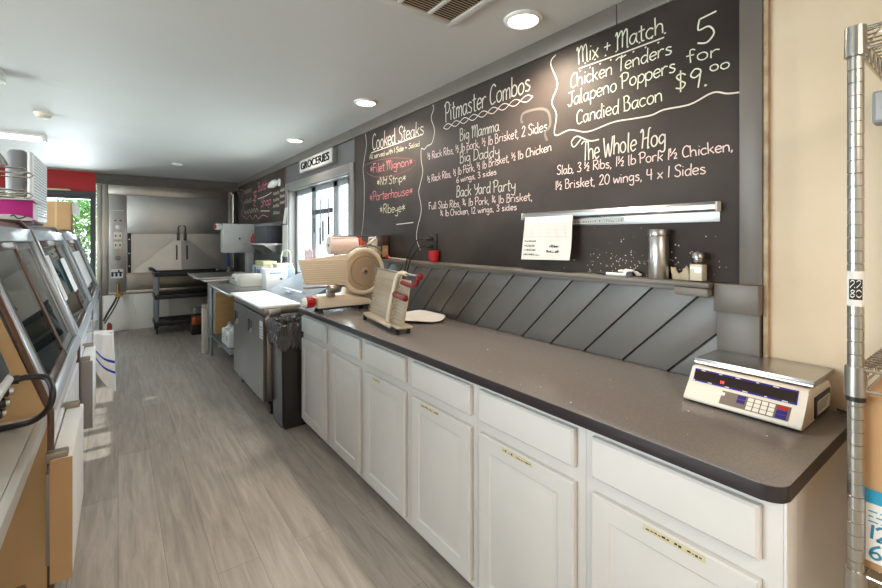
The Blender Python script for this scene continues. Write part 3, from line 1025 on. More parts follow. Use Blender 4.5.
solo('metal_ring', m, DKGREY, 'small dark ring standing beside the marker pen on the ledge', 'ring', (W - .072, .965, 1.271))

# red cup, outlet with plugs, red handled tool, spice boxes
t = thing('cup', 'small red cup standing on the ledge below the black outlet', 'cup', (W - .048, 2.36, 1.271))
c = (W - .048, 2.36, 1.2715)
obj('bowl', MB().lathe(c, [(.022, 0), (.03, .006), (.034, .04), (.036, .076), (.033, .076), (.030, .04), (.02, .01), (.003, .008)], 22), REDP, t)
obj('handle', MB().tube([(c[0], c[1] + .033, c[2] + .064), (c[0], c[1] + .056, c[2] + .058), (c[0], c[1] + .056, c[2] + .03), (c[0], c[1] + .033, c[2] + .022)], .0045, smooth=5), REDP, t)
t = thing('wall_outlet', 'black double power outlet with two plugs above the red cup', 'outlet', (W - .012, 2.42, 1.40))
m = MB().box(W - .018, W - .0105, 2.372, 2.448, 1.345, 1.462, .002)
obj('cover_plate', m, BLACK, t)
obj('socket', MB().box(W - .022, W - .0175, 2.39, 2.43, 1.41, 1.445, .003).box(W - .022, W - .0175, 2.39, 2.43, 1.36, 1.395, .003), DKGREY, t)
for zz, end, lb, sh in ((1.428, (W - .20, 2.70, 1.02), 'upper', 0), (1.378, (W - .17, 2.66, 1.02), 'lower', -.03)):
    t = thing('power_cord', 'black plug and cord in the %s socket of the wall outlet' % lb, 'cord', (W - .03, 2.41, zz))
    obj('plug', MB().loft([((W - .0225, 2.41, zz), .015), ((W - .05, 2.415, zz), .014), ((W - .066, 2.43, zz - .004), .007)], 12), BLACK, t)
    obj('cable', MB().tube([(W - .066, 2.43, zz - .004), (W - .098, 2.50 + sh, zz - .02), (W - .11, 2.585 + sh, 1.30 + sh), (W - .112, 2.62 + sh, 1.2), (W - .13, 2.67 + sh, 1.1), (end[0] + .03, end[1] + .02 + sh, .96), (end[0] + .01, end[1] + .10 + sh, .925)], .0042, smooth=6), BLACK, t)
t = thing('basting_brush', 'red knobbed pale stick lying on the ledge beside the spice boxes', 'utensil', (W - .06, 2.86, 1.28))
obj('stick', MB().cyl((W - .064, 2.66, 1.277), (W - .05, 2.95, 1.28), .005, seg=10), mat('pale wood', rgb(196, 176, 150), .6), t)
obj('knob', MB().ball((W - .05, 2.975, 1.287), .018, .026, .016), REDP, t)
BOXY = mat('printed cream box', rgb(220, 208, 176), .6)
for nm, lb, y, w_, h_, cols in (('spice_box', 'cream and yellow printed box on the ledge left of the dark box', 3.17, .105, .178, (rgb(222, 210, 186), rgb(206, 178, 70), rgb(120, 110, 150))),
                                ('spice_box', 'dark brown box with pale label on the ledge by the red knob', 3.045, .085, .185, (rgb(52, 38, 36), rgb(196, 160, 120), rgb(84, 60, 52)))):
    t = thing(nm, lb, 'box', (W - .05, y, 1.271))
    obj('carton', MB().box(W - .088, W - .02, y - w_ / 2, y + w_ / 2, 1.271, 1.271 + h_, .001), mat('carton ' + lb[:5], cols[0], .55), t)
    m = MB()
    for xa in (W - .0886,):
        m.box(xa, xa + .0006, y - w_ * .36, y + w_ * .36, 1.285, 1.271 + h_ * .52, mi=0)
        m.box(xa, xa + .0006, y - w_ * .4, y + w_ * .4, 1.271 + h_ * .72, 1.271 + h_ * .9, mi=1)
    m.box(W - .08, W - .03, y - w_ / 2 - .0006, y - w_ / 2, 1.285, 1.271 + h_ * .55, mi=0)
    m.box(W - .08, W - .03, y - w_ / 2 - .0006, y - w_ / 2, 1.271 + h_ * .7, 1.271 + h_ * .9, mi=1)
    obj('printed_panel', m, [mat('print a', cols[1], .5, noise=.3, scale=60), mat('print b', cols[2], .5, noise=.3, scale=60)], t)

# ------------------------------------------------------------------ meat slicer on the far end of the worktop
t = thing('meat_slicer', 'cream meat slicer with round blade and ribbed tray at the far end of the worktop', 'slicer', (1.3, 2.95, .914))
m = MB()
m.prism([(1.10, .945), (1.50, .945), (1.50, .985), (1.36, 1.03), (1.11, 1.03), (1.10, 1.02)], 'y', 2.90, 3.03, bev=.008)
m.prism([(1.30, 1.0), (1.52, 1.0), (1.54, 1.12), (1.34, 1.12)], 'y', 2.93, 3.02, bev=.01)
obj('base', m, CREAMP, t)
lab(obj('base_pan', MB().box(1.14, 1.50, 2.92, 3.02, .930, .9455, .002), mat('dark blue pan', rgb(34, 40, 78), .3), t), 'dark blue underside pan')
for x, y in ((1.13, 2.925), (1.13, 3.0), (1.47, 2.925), (1.47, 3.0)):
    obj('foot', MB().lathe((x, y, .914), [(.019, 0), (.017, .012), (.012, .02), (.012, .034)], 16), RUBBER, t)
m = MB()
# ribbed gauge tray: slightly leaning plate, long in x
z0, z1 = 1.095, 1.275
pts = [(.955, 1.285), (1.30, 1.318), (1.31, 1.10), (1.005, 1.118)]
m.prism(pts, 'y', 2.865, 2.885, bev=.004)
for k in range(11):
    z = 1.128 + k * .0145
    m.box(.985 - (z - 1.12) * .17, 1.30, 2.860, 2.8655, z, z + .007, .0015)
obj('ribbed_tray', m, CREAMP, t)
m = MB()
m.box(1.0, 1.34, 2.885, 2.915, 1.088, 1.102, .003)
m.lathe((1.19, 2.862, 1.083), [(.026, -.03), (.03, -.02), (.03, .03), (.026, .036)], 20, axis='x')
m.box(1.165, 1.215, 2.87, 2.93, 1.02, 1.07, .006)
obj('tray_arm', m, mat('slicer grey metal', rgb(160, 150, 138), .35, .8), t)
C = (1.43, 2.885, 1.193)
m = MB()
m.lathe(C, [(.168, .03), (.172, .022), (.172, -.006), (.164, -.018), (.150, -.022), (.142, -.014), (.138, -.012)], 56, axis='y')
obj('blade_ring', m, CREAMP, t)
m = MB()
m.lathe(C, [(.140, -.004), (.138, -.016), (.112, -.022), (.108, -.018), (.100, -.018), (.096, -.026), (.05, -.030), (.03, -.030), (.026, -.034), (.004, -.034)], 56, axis='y')
lab(obj('blade_cover', m, mat('tan steel disc', rgb(206, 180, 152), .3, .55, noise=.06), t), 'tan round blade cover')
m = MB().lathe(C, [(.016, -.034), (.016, -.044), (.012, -.048), (.004, -.048)], 16, axis='y')
m.lathe((C[0], C[1] - .002, C[2]), [(.006, -.047), (.006, -.050)], 8, axis='y', mi=1)
obj('centre_bolt', m, [ALU, BLACK], t)
m = MB()
m.tube([(1.30, 2.87, 1.325), (1.36, 2.852, 1.365), (1.43, 2.85, 1.378), (1.52, 2.85, 1.365), (1.59, 2.86, 1.30)], .006, smooth=6)
obj('guard_bar', m, ALU, t)
m = MB()
m.lathe((1.02, 2.95, .99), [(.008, -.02), (.026, -.018), (.034, 0), (.034, .012)], 24, axis='x', mi=1)
m.lathe((1.033, 2.95, .99), [(.034, 0), (.037, .006), (.034, .05), (.026, .062), (.014, .066), (.012, .075)], 24, axis='x')
for k in range(12):
    a = k * PI / 6
    m.cyl((1.038, 2.95 + .036 * math.cos(a), .99 + .036 * math.sin(a)), (1.08, 2.95 + .034 * math.cos(a), .99 + .034 * math.sin(a)), .005, seg=6)
lab(obj('adjusting_knob', m, [REDP, WHITEP], t), 'red fluted knob with white cap')
m = MB()
m.box(1.36, 1.56, 2.915, 2.985, 1.10, 1.30, .025, seg=3)
obj('motor_housing', m, CREAMP, t)

# ---- second slicer carriage standing in front
t = thing('slicer_carriage', 'loose ribbed slicer carriage with red handles standing in front of the meat slicer', 'slicer part', (1.26, 2.26, .914), math.radians(0))
TH = math.radians(9)
Rm = Matrix.Translation((1.26, 2.26, 0)) @ Matrix.Rotation(-TH, 4, 'Z')


def rot(m):
    return m.xform(Rm)


# local frame: x to the wall, y away; plate leans to +x
lean = .05
m = MB()
m.prism([(0, .955), (.012, .955), (.012 + lean, 1.232), (lean, 1.232)], 'y', -.135, .27, bev=.003)
for k in range(12):
    z = .972 + k * .019
    x = lean * (z - .955) / .277
    m.box(x - .008, x + .003, -.128, .266, z, z + .0095, .002)
obj('ribbed_plate', rot(m), CREAMD, t)
m = MB()
m.prism([(0, .957), (.01, .957), (.01 + lean * .9, 1.20), (lean * .9, 1.20)], 'y', -.275, -.145, bev=.003)
for k in range(11):
    z = .972 + k * .019
    x = lean * (z - .955) / .277
    m.box(x - .008, x + .003, -.27, -.15, z, z + .0095, .002)
obj('end_plate', rot(m), CREAMD, t)
m = MB()
m.prism([(-.03, .945), (.06, .945), (.06, .957), (-.03, .957)], 'y', -.28, .28, bev=.004)
m.prism([(-.045, .938), (-.03, .945), (-.03, .957), (-.045, .950)], 'y', -.20, .28, bev=.002)
obj('base_plate', rot(m), CREAMD, t)
m = MB()
m.tube([(-.018, -.10, .958), (-.012, -.108, 1.02), (.01, -.120, 1.14), (.028, -.132, 1.215), (.04, -.17, 1.236), (.045, -.22, 1.232)], .012, smooth=6, seg=10)
lab(obj('pusher_arm', rot(m), CREAMP, t), 'cream curved arm')
m = MB()
m.cyl((.04, .27, 1.238), (.05, -.36, 1.232), .006, seg=10)
m.cyl((.04, .27, 1.252), (.04, .27, 1.21), .007, seg=10)
obj('guide_rod', rot(m), ALU, t)
m = MB()
m.cyl((.012, -.135, 1.115), (.012, -.285, 1.108), .0165, seg=16)
m.ball((.012, -.285, 1.108), .017, .012, .017)
lab(obj('handle', rot(m), REDD, t), 'dark red round handle')
m = MB()
m.tube([(.03, -.20, 1.185), (.035, -.28, 1.178), (.04, -.335, 1.18), (.048, -.352, 1.195), (.05, -.355, 1.232)], .013, smooth=5, seg=10)
m.lathe((.05, -.375, 1.232), [(.008, -.022), (.018, -.018), (.018, -.004), (.010, 0), (.008, .018)], 14, axis='y')
lab(obj('clamp_handle', rot(m), REDD, t), 'dark red bent handle with knob')
for x, y in ((-.04, .25), (-.02, -.25), (.045, .25), (.045, -.25)):
    obj('foot', rot(MB().lathe((x, y, .914), [(.013, 0), (.011, .01), (.010, .032)], 12)), RUBBER, t)

# ---- white tray of deli paper
m = MB()
m.grid(lambda u, v: (1.545 + .155 * (u * 2 - 1) * math.sqrt(max(0, 1 - .5 * (v * 2 - 1) ** 2)), 2.33 + .20 * (v * 2 - 1) * math.sqrt(max(0, 1 - .5 * (u * 2 - 1) ** 2)), .9175 + .020 * max(0, math.hypot(u * 2 - 1, v * 2 - 1) - .55) + .022 * max(0, u - .7)), 18, 18)
m.thicken(.003)
solo('serving_tray', m, PAPER, 'white oval tray lying on the worktop behind the slicer carriage', 'tray', (1.545, 2.33, .9165))

# ---- pink butcher paper roll on its stand
t = thing('paper_roll_dispenser', 'pink butcher paper roll with red end disc on a cream stand behind the slicer', 'paper dispenser', (1.42, 3.05, .914))
ax = lambda x: (x, 3.07 - (x - 1.24) * .05, 1.378)
PINKP = mat('pink butcher paper', rgb(244, 216, 206), .7, noise=.04, scale=3)
obj('paper_roll', MB().loft([(ax(1.245), .02), (ax(1.246), .066), (ax(1.455), .066), (ax(1.456), .02)], 32), PINKP, t)
m = MB()
m.loft([(ax(1.457), .058), (ax(1.462), .066), (ax(1.485), .066), (ax(1.492), .05), (ax(1.52), .032), (ax(1.54), .02)], 28)
lab(obj('end_disc', m, mat('orange red plastic', rgb(190, 66, 38), .4), t), 'orange red end disc')
m = MB()
for a, b in (((1.475, 1.325), (1.625, 1.425)), ((1.475, 1.335), (1.625, 1.315)), ((1.625, 1.31), (1.625, 1.43))):
    d = Vector((b[0] - a[0], 0, b[1] - a[1]))
    m.prism([(a[0], a[1] - .012), (b[0], b[1] - .012), (b[0], b[1] + .012), (a[0], a[1] + .012)] if abs(d.x) > .01 else [(a[0] - .012, a[1]), (a[0] + .012, a[1]), (a[0] + .012, b[1]), (a[0] - .012, b[1])], 'y', 3.05, 3.075, bev=.003)
m.box(1.46, 1.635, 3.06, 3.10, .93, 1.33, .006)
m.box(1.40, 1.66, 3.055, 3.25, .9145, .935, .004)
obj('stand', m, CREAMP, t)
m = MB()
m.cyl(ax(1.235), ax(1.58), .011, seg=12)
m.box(1.25, 1.60, 3.02, 3.03, 1.442, 1.452, .002)
obj('cutter_bar', m, ALU, t)
t = thing('snack_bag', 'white bag with pink print standing on the window sill behind the slicer', 'bag', (W + .02, 4.92, WZ0 + .0125))
m = MB()
m.grid(lambda u, v: (W + .02 + .035 * math.sin(u * PI * 2) * (1 - v * .8), 4.92 + .13 * math.cos(u * PI * 2) * (1 + .04 * math.sin(u * 19) * v), WZ0 + .0125 + .33 * v + .012 * math.sin(u * 30) * v), 28, 8)
m.thicken(.001)
obj('bag_body', m, mat('pink and white printed film', rgb(238, 226, 224), .4, c2=rgb(214, 150, 156), scale=22), t)

# ------------------------------------------------------------------ trash can
t = thing('trash_can', 'black slim trash can with bin liner between cabinets and steel refrigerator', 'trash can', (1.12, 3.42, 0))
BLKG = mat('black glossy plastic', rgb(46, 43, 46), 0.26, noise=.1, scale=4)
x0, x1, y0, y1 = .972, 1.27, 3.286, 3.575
m = MB()
b = [(x0 + .012, y0 + .012), (x1 - .012, y0 + .012), (x1 - .012, y1 - .012), (x0 + .012, y1 - .012)]
vb = [m.bm.verts.new((p[0], p[1], .002)) for p in b]
vt = [m.bm.verts.new((p[0], p[1], .77)) for p in [(x0, y0), (x1, y0), (x1, y1), (x0, y1)]]
m.bm.faces.new(vb[::-1])
for i in range(4):
    m.bm.faces.new((vb[i], vb[(i + 1) % 4], vt[(i + 1) % 4], vt[i]))
bmesh.ops.recalc_face_normals(m.bm, faces=m.bm.faces)
bmesh.ops.bevel(m.bm, geom=[e for e in m.bm.edges if not e.is_boundary], offset=.015, segments=3, affect='EDGES')
bmesh.ops.solidify(m.bm, geom=list(m.bm.faces), thickness=.004)
obj('bin_body', m, BLKG, t)
r = random.Random(12)
LINER = mat('crinkled black liner', rgb(84, 82, 84), 0.2, bump=.6, bscale=40)


def loop(u, off, z):
    # rounded rectangle around the rim
    u = (u % 1) * 4
    i = int(u)
    f = u - i
    cs = [(x0 - off, y0 - off), (x1 + off, y0 - off), (x1 + off, y1 + off), (x0 - off, y1 + off)]
    a, b2 = cs[i % 4], cs[(i + 1) % 4]
    return Vector((a[0] + (b2[0] - a[0]) * f, a[1] + (b2[1] - a[1]) * f, z))


wob = [[r.uniform(-1, 1) for _ in range(160)] for _ in range(16)]
offs = [(-.07, .52), (-.03, .60), (-.012, .70), (-.010, .765), (-.004, .788), (.008, .792), (.018, .778), (.020, .745), (.017, .71), (.018, .675), (.013, .645), (.009, .605)]


def lin_fn(i, j):
    off, z = offs[j]
    k = wob[j][i % 160]
    edge = 0.022 * k if j == len(offs) - 1 else .009 * k
    big_ = .016 if j < 3 else .0075
    return loop(i / 160, max(off + big_ * k, .0055 if 5 <= j else -.2), z + edge + (.008 * math.sin(i * .3) if j < 3 else .005 * math.sin(i * .35 + j)))


m = MB()
vs = [[m.bm.verts.new(lin_fn(i, j)) for j in range(len(offs))] for i in range(160)]
for i in range(160):
    for j in range(len(offs) - 1):
        m.bm.faces.new((vs[i][j], vs[(i + 1) % 160][j], vs[(i + 1) % 160][j + 1], vs[i][j + 1]))
m.bm.faces.new([vs[i][0] for i in range(160)])
lab(obj('bin_liner', m, LINER, t, 12), 'crinkled dark liner folded over the rim')

# ------------------------------------------------------------------ prep refrigerator
t = thing('prep_refrigerator', 'stainless two door prep refrigerator with white cutting board beside the trash can', 'refrigerator', (1.3, 4.18, 0))
FX, FY0, FY1 = .93, 3.63, 4.745
FST = brushed('refrigerator steel', rgb(142, 138, 134), .34, (6, 6, .5), .3)
m = MB()
m.box(FX + .025, 1.70, FY0, FY1, .12, .815, .003)
m.box(FX + .002, 1.70, FY0 - .002, FY1 + .002, .815, .868, .004)
m.box(FX + .01, 1.25, FY0 - .0035, FY0, .72, .80, .002)
obj('cabinet_body', m, FST, t)
for y0, y1 in ((FY0 + .006, 4.185), (4.191, FY1 - .006)):
    m = MB()
    yc0, yc1 = y1 - .19, y1 - .04
    m.box(FX, FX + .024, y0, y1, .125, .60).box(FX, FX + .024, y0, yc0, .60, .72).box(FX, FX + .024, yc1, y1, .60, .72).box(FX, FX + .024, y0, y1, .72, .805)
    m.box(FX + .018, FX + .024, yc0, yc1, .60, .72)
    d = obj('door', m, FST, t)
    m = MB()
    m.prism([(yc0, .60), (yc1, .60), (yc1, .72), (yc0, .72)], 'x', FX + .014, FX + .0178)
    m.prism([(FX + .001, .60), (FX + .014, .60), (FX + .014, .64)], 'y', yc0 + .004, yc1 - .004)
    lab(obj('recessed_handle', m, DKGREY, d), 'dark recessed handle pocket')
m = MB().box(FX - .001, FX, 3.655, 3.75, .62, .76)
for k in range(4):
    m.box(FX - .0014, FX - .0009, 3.665, 3.74, .635 + k * .024, .645 + k * .024, mi=1)
lab(obj('sticker', m, [PAPER, mat('blue grey print', rgb(120, 140, 170), .6)], t), 'white and blue sticker on the near door')
m = MB().box(FX - .025, FX + .305, FY0 + .004, FY1 + .02, .869, .886, .004)
lab(obj('cutting_board', m, mat('white cutting board', rgb(238, 236, 232), .45), t), 'white cutting board along the front')
m = MB()
m.box(.97, 1.06, FY0 - .02, FY0 - .004, .80, .862, .003).box(.985, 1.045, FY0 - .006, FY0 - .002, .81, .85)
obj('board_bracket', m, STEEL, t)
LIDM = mat('bright steel lid', rgb(190, 198, 208), .3, .55, noise=.05, scale=4)
m = MB()
yl0, yl1 = 3.70, 4.82
m.prism([(1.245, .872), (1.262, .880), (1.565, 1.03), (1.60, 1.045), (1.69, 1.045), (1.69, .87), (1.245, .87)], 'y', yl0, yl1, bev=.003)
m.box(1.30, 1.36, 4.15, 4.35, .915, .93, .004)
obj('sloped_lid', m, LIDM, t)
m = MB()
for s in (.33,):
    m.tube([(1.36, 3.9, .925), (1.335, 3.9, .945), (1.335, 4.5, .945), (1.36, 4.5, .925)], .007, seg=8)
obj('lid_handle', m, STEEL, t)
for x, y in ((FX + .07, FY0 + .07), (FX + .07, FY1 - .07), (1.64, FY0 + .07), (1.64, FY1 - .07)):
    w = obj('caster', MB().lathe((x - .012, y, .05), [(.03, 0), (.05, .004), (.05, .028), (.03, .032)], 20, axis='x').box(x - .02, x + .03, y - .025, y + .025, .085, .12, .003), BLACK, t)

# ------------------------------------------------------------------ steel work table
t = thing('work_table', 'stainless work table with undershelf between the prep refrigerator and the meat saw', 'table', (1.3, 5.42, 0))
TY0, TY1 = 4.84, 6.02
obj('tabletop', MB().box(.895, 1.72, TY0, TY1, .84, .87, .006), STEEL, t)
obj('undershelf', MB().box(.915, 1.70, TY0 + .02, TY1 - .02, .235, .258, .004), mat('galvanised shelf', rgb(150, 162, 168), .35, .9, noise=.2, scale=8), t)
for x, y in ((1.02, TY0 + .03), (.92, TY1 - .05), (1.68, TY0 + .05), (1.68, TY1 - .05)):
    obj('leg', MB().cyl((x, y, .02), (x, y, .84), .02, seg=16).lathe((x, y, 0), [(.016, 0), (.02, .012), (.022, .03)], 14), mat('steel leg', rgb(176, 186, 194), .3, .9), t)
t = None
solo('wood_panel', MB().box(.955, 1.64, 5.915, 5.933, .2625, .77, .002), mat('pale plywood', rgb(206, 160, 104), .65, noise=.12, scale=3, stretch=(1, 1, 6)), 'pale plywood sheet standing on the undershelf of the steel table', 'panel', (1.3, 5.924, .262))
for i, (y, lb) in enumerate(((5.14, 'white plastic jug on the undershelf, nearer to the refrigerator'), (5.36, 'white plastic jug on the undershelf, farther from the refrigerator'))):
    t = thing('jug', lb, 'jug', (1.0, y, .259), 0, 'white jugs under the steel table')
    m = MB().box(.94, 1.08, y - .085, y + .085, .2595, .43, .02, seg=3)
    m.loft([((1.01, y, .425), .05), ((1.01, y, .455), .026), ((1.01, y, .47), .02)], 16)
    obj('jug_body', m, mat('milky plastic', rgb(226, 226, 224), .35), t)
    obj('cap', MB().lathe((1.01, y, .47), [(.022, 0), (.022, .022), (.018, .024)], 16), mat('jug cap', rgb(200, 206, 214), .4), t)
    m = MB().box(.9394, .9399, y - .05, y + .05, .30, .40)
    m.box(.939, .9395, y - .04, y + .04, .335, .345, mi=1).box(.939, .9395, y - .035, y + .03, .36, .375, mi=1)
    obj('jug_label', m, [PAPER, mat('grey label print', rgb(120, 124, 132), .7)], t)
m = MB().box(.845, .905, 6.10, 6.22, 0, .56, .006)
r = random.Random(4)
m.grid(lambda u, v: (.842 + .066 * u + r.uniform(-.006, .006), 6.095 + .13 * v + r.uniform(-.006, .006), .575 + r.uniform(-.012, .04)), 7, 7)
solo('waste_box', m, mat('dull white card', rgb(216, 210, 200), .7, noise=.08), 'tall narrow white box standing on the floor at the end of the steel table', 'box', (.875, 6.16, 0))

# things on the steel table
t = thing('label_printer', 'beige sloped label printer on the steel table', 'label printer', (1.12, 5.62, .87))
m = MB()
m.prism([(5.36, .872), (5.98, .872), (5.98, .90), (5.80, 1.0), (5.36, 1.02)], 'x', 1.12, 1.36, bev=.01)
obj('printer_body', m, mat('beige enamel', rgb(196, 190, 180), .4), t)
m = MB()
m.prism([(5.975, .905), (5.985, .905), (5.80, 1.012), (5.795, 1.004)], 'x', 1.14, 1.34)
obj('sloped_panel', m, mat('grey panel', rgb(150, 146, 140), .35, c2=rgb(90, 88, 86), scale=40), t)
m = MB()
m.box(1.118, 1.121, 5.50, 5.62, .93, .99).lathe((1.118, 5.72, .95), [(.012, -.006), (.012, .002)], 12, axis='x', mi=1)
obj('side_buttons', m, [WHITEP, BLACK], t)
t = thing('food_box', 'white carton with blue round mark behind the label printer', 'box', (1.5, 5.80, .87))
obj('carton', MB().box(1.40, 1.60, 5.55, 6.0, .871, 1.09, .003), PAPER, t)
obj('round_mark', MB().lathe((1.3995, 5.86, 1.03), [(.05, -.001), (.05, 0)], 24, axis='x').box(1.398, 1.3995, 5.6, 5.78, .96, 1.05), mat('bright blue print', rgb(30, 140, 200), .5), t)
t = thing('food_box', 'green and yellow carton lying on top of the white carton', 'box', (1.5, 5.76, 1.092))
obj('carton', MB().box(1.42, 1.58, 5.55, 5.93, 1.091, 1.15, .003), mat('pale green card', rgb(190, 200, 150), .6, c2=rgb(216, 206, 160), scale=14), t)
t = thing('food_box', 'pale beige carton on the steel table nearest the window', 'box', (1.60, 5.36, .87))
obj('carton', MB().box(1.50, 1.69, 5.28, 5.50, .871, 1.13, .003), mat('pale beige card', rgb(214, 200, 176), .6, c2=rgb(190, 186, 176), scale=10), t)
t = thing('storage_bin', 'bright white plastic bin with blue print on the steel table', 'bin', (1.4, 5.02, .87))
m = MB()
m.prism([(1.295, .871), (1.515, .871), (1.525, 1.085), (1.285, 1.085)], 'y', 4.93, 5.10, bev=.006)
m.box(1.28, 1.53, 4.922, 5.108, 1.082, 1.097, .003)
obj('bin_body', m, WHITEP, t)
m = MB()
for k in range(9):
    m.box(1.33 + k * .014, 1.34 + k * .014, 4.927, 4.929, 1.045, 1.055)
m.lathe((1.45, 4.929, .985), [(.014, -.002), (.014, 0)], 14, axis='y')
obj('printed_mark', m, mat('blue print', rgb(70, 100, 170), .6), t)
t = thing('squeeze_bottle', 'clear bottle with beige cap standing behind the white bin', 'bottle', (1.42, 5.22, .87))
obj('bottle_body', MB().lathe((1.42, 5.22, .871), [(.04, 0), (.042, .01), (.042, .15), (.03, .18), (.018, .19)], 20), mat('clear bluish bottle', rgb(206, 220, 230), .2), t)
obj('cap', MB().lathe((1.42, 5.22, 1.06), [(.026, 0), (.024, .03), (.012, .07), (.006, .085)], 16), mat('beige cap', rgb(226, 206, 160), .4), t)
t = thing('pump_bottle', 'tall clear pump bottle with curved white tube by the window casing', 'bottle', (1.58, 5.02, .87))
obj('bottle_body', MB().lathe((1.58, 5.02, .871), [(.045, 0), (.047, .01), (.047, .21), (.03, .245), (.018, .26)], 20), mat('pale blue bottle', rgb(196, 212, 226), .2), t)
obj('pump_tube', MB().tube([(1.58, 5.02, 1.12), (1.58, 5.02, 1.24), (1.57, 5.05, 1.29), (1.54, 5.14, 1.29), (1.53, 5.19, 1.24), (1.53, 5.20, 1.15)], .007, smooth=6), WHITEP, t)

# ------------------------------------------------------------------ meat band saw
t = thing('band_saw', 'grey enamel meat band saw with sliding steel table beyond the work table', 'saw', (1.3, 6.75, 0))
GREYE = mat('grey enamel', rgb(205, 205, 203), .38, noise=.06, scale=4)
Yh0, Yh1 = 6.85, 7.08
m = MB()
m.box(1.21, 1.625, Yh0, Yh1, 1.23, 1.64, .012)
m.box(1.205, 1.63, Yh0 - .006, Yh0 + .02, 1.225, 1.645, .008)
h = obj('wheel_housing', m, GREYE, t)
obj('latch_knob', MB().lathe((1.42, Yh0 - .007, 1.43), [(.013, 0), (.013, -.014), (.008, -.016)], 14, axis='y'), BLACK, h)
m = MB().box(1.125, 1.205, Yh0 + .01, Yh1 - .02, 1.56, 1.645, .006)
obj('motor_bracket', m, GREYE, t)
m = MB().lathe((1.125, Yh0 + .06, 1.60), [(.03, 0), (.03, -.012), (.02, -.03), (.008, -.032)], 16, axis='x')
lab(obj('stop_button', m, REDP, t), 'red stop button')
obj('column', MB().box(1.54, 1.62, Yh0 + .02, Yh1 - .02, .90, 1.23, .006), GREYE, t)
obj('saw_blade', MB().box(1.28, 1.297, Yh0 + .11, Yh0 + .112, .93, 1.23), STEEL, t)
obj('blade_guard', MB().box(1.265, 1.31, Yh0 + .085, Yh0 + .105, 1.02, 1.23, .003), mat('blue guard', rgb(44, 62, 120), .4), t)
m = MB()
m.box(.86, 1.70, 6.10, 7.2, .885, .915, .006)
obj('saw_table', m, STEEL, t)
m = MB()
m.box(.79, 1.50, 6.12, 7.15, .920, .935, .006)
m.tube([(.80, 6.13, .932), (.80, 7.14, .932)], .012, seg=10)
m.tube([(.80, 6.13, .932), (1.5, 6.13, .932)], .012, seg=10)
tr = obj('sliding_tray', m, STEEL, t)
m = MB().box(.783, .787, 6.3, 6.9, .905, .925, .002)
obj('handle_slot', m, BLACK, tr)
m = MB()
m.box(1.05, 1.68, 6.30, 7.15, .06, .885, .01)
for x, y in ((1.08, 6.34), (1.08, 7.1), (1.64, 6.34), (1.64, 7.1)):
    m.lathe((x, y, 0), [(.025, 0), (.025, .06)], 12)
obj('base_cabinet', m, GREYE, t)

# ------------------------------------------------------------------ wall shelf far right, its things, notes, lamp, sign, knives
t = thing('wall_shelf', 'narrow steel wall shelf below the small far chalkboard', 'shelf', (W - .12, 6.4, 1.35))
obj('shelf_board', MB().box(W - .26, W - .001, 5.72, 6.80, 1.345, 1.368, .003), STEEL, t)
for y in (5.9, 6.70):
    obj('bracket', MB().prism([(W - .22, 1.345), (W - .001, 1.345), (W - .001, 1.20)], 'y', y, y + .012), STEEL, t)
DKB = mat('dark slate box', rgb(46, 49, 57), .45)
solo('storage_box', MB().box(W - .20, W - .015, 5.84, 6.48, 1.3685, 1.60, .006).box(W - .205, W - .01, 5.835, 6.485, 1.60, 1.625, .004, mi=1), [DKB, mat('grey lid', rgb(120, 118, 116), .45)], 'dark slate storage box with grey lid on the far wall shelf', 'box', (W - .13, 6.15, 1.3685))
m = MB().lathe((W - .15, 6.70, 1.3685), [(.04, 0), (.045, .01), (.045, .07), (.03, .10), (.022, .11), (.022, .13)], 18)
solo('sauce_bottle', m, REDP, 'red bottle at the far end of the wall shelf', 'bottle', (W - .15, 6.70, 1.3685))
for i, (y0, y1, z0, z1, xo, lb) in enumerate(((5.73, 5.52, 1.20, 1.60, .026, 'white paper note hanging on the window casing, lower one'), (5.63, 5.53, 1.62, 1.82, .028, 'white folded paper note on the window casing, upper one'))):
    m = MB()
    m.grid(lambda u, v: (W - xo - .004 - .012 * (1 - v) * (.5 + .5 * math.sin(u * 5 + i)), y0 + (y1 - y0) * u + (.05 * (1 - v) * (i == 1)), z0 + (z1 - z0) * v), 6, 8)
    m.thicken(.0008)
    solo('paper_note', m, PAPER, lb, 'paper', (W - xo, (y0 + y1) / 2, z0))
t = thing('wall_lamp', 'white bullet shaped wall lamp above the service window corner', 'lamp', (W - .012, 5.98, 2.17))
obj('wall_plate', MB().lathe((W - .011, 5.92, 2.175), [(.05, 0), (.05, -.012), (.04, -.02)], 24, axis='x'), WHITEP, t)
m = MB().loft([((W - .03, 5.92, 2.175), .025), ((W - .055, 5.94, 2.17), .044), ((W - .07, 5.99, 2.16), .050), ((W - .078, 6.06, 2.148), .042), ((W - .081, 6.11, 2.140), .030), ((W - .083, 6.16, 2.134), .020), ((W - .084, 6.18, 2.132), .010)], 20)
obj('lamp_head', m, WHITEP, t)

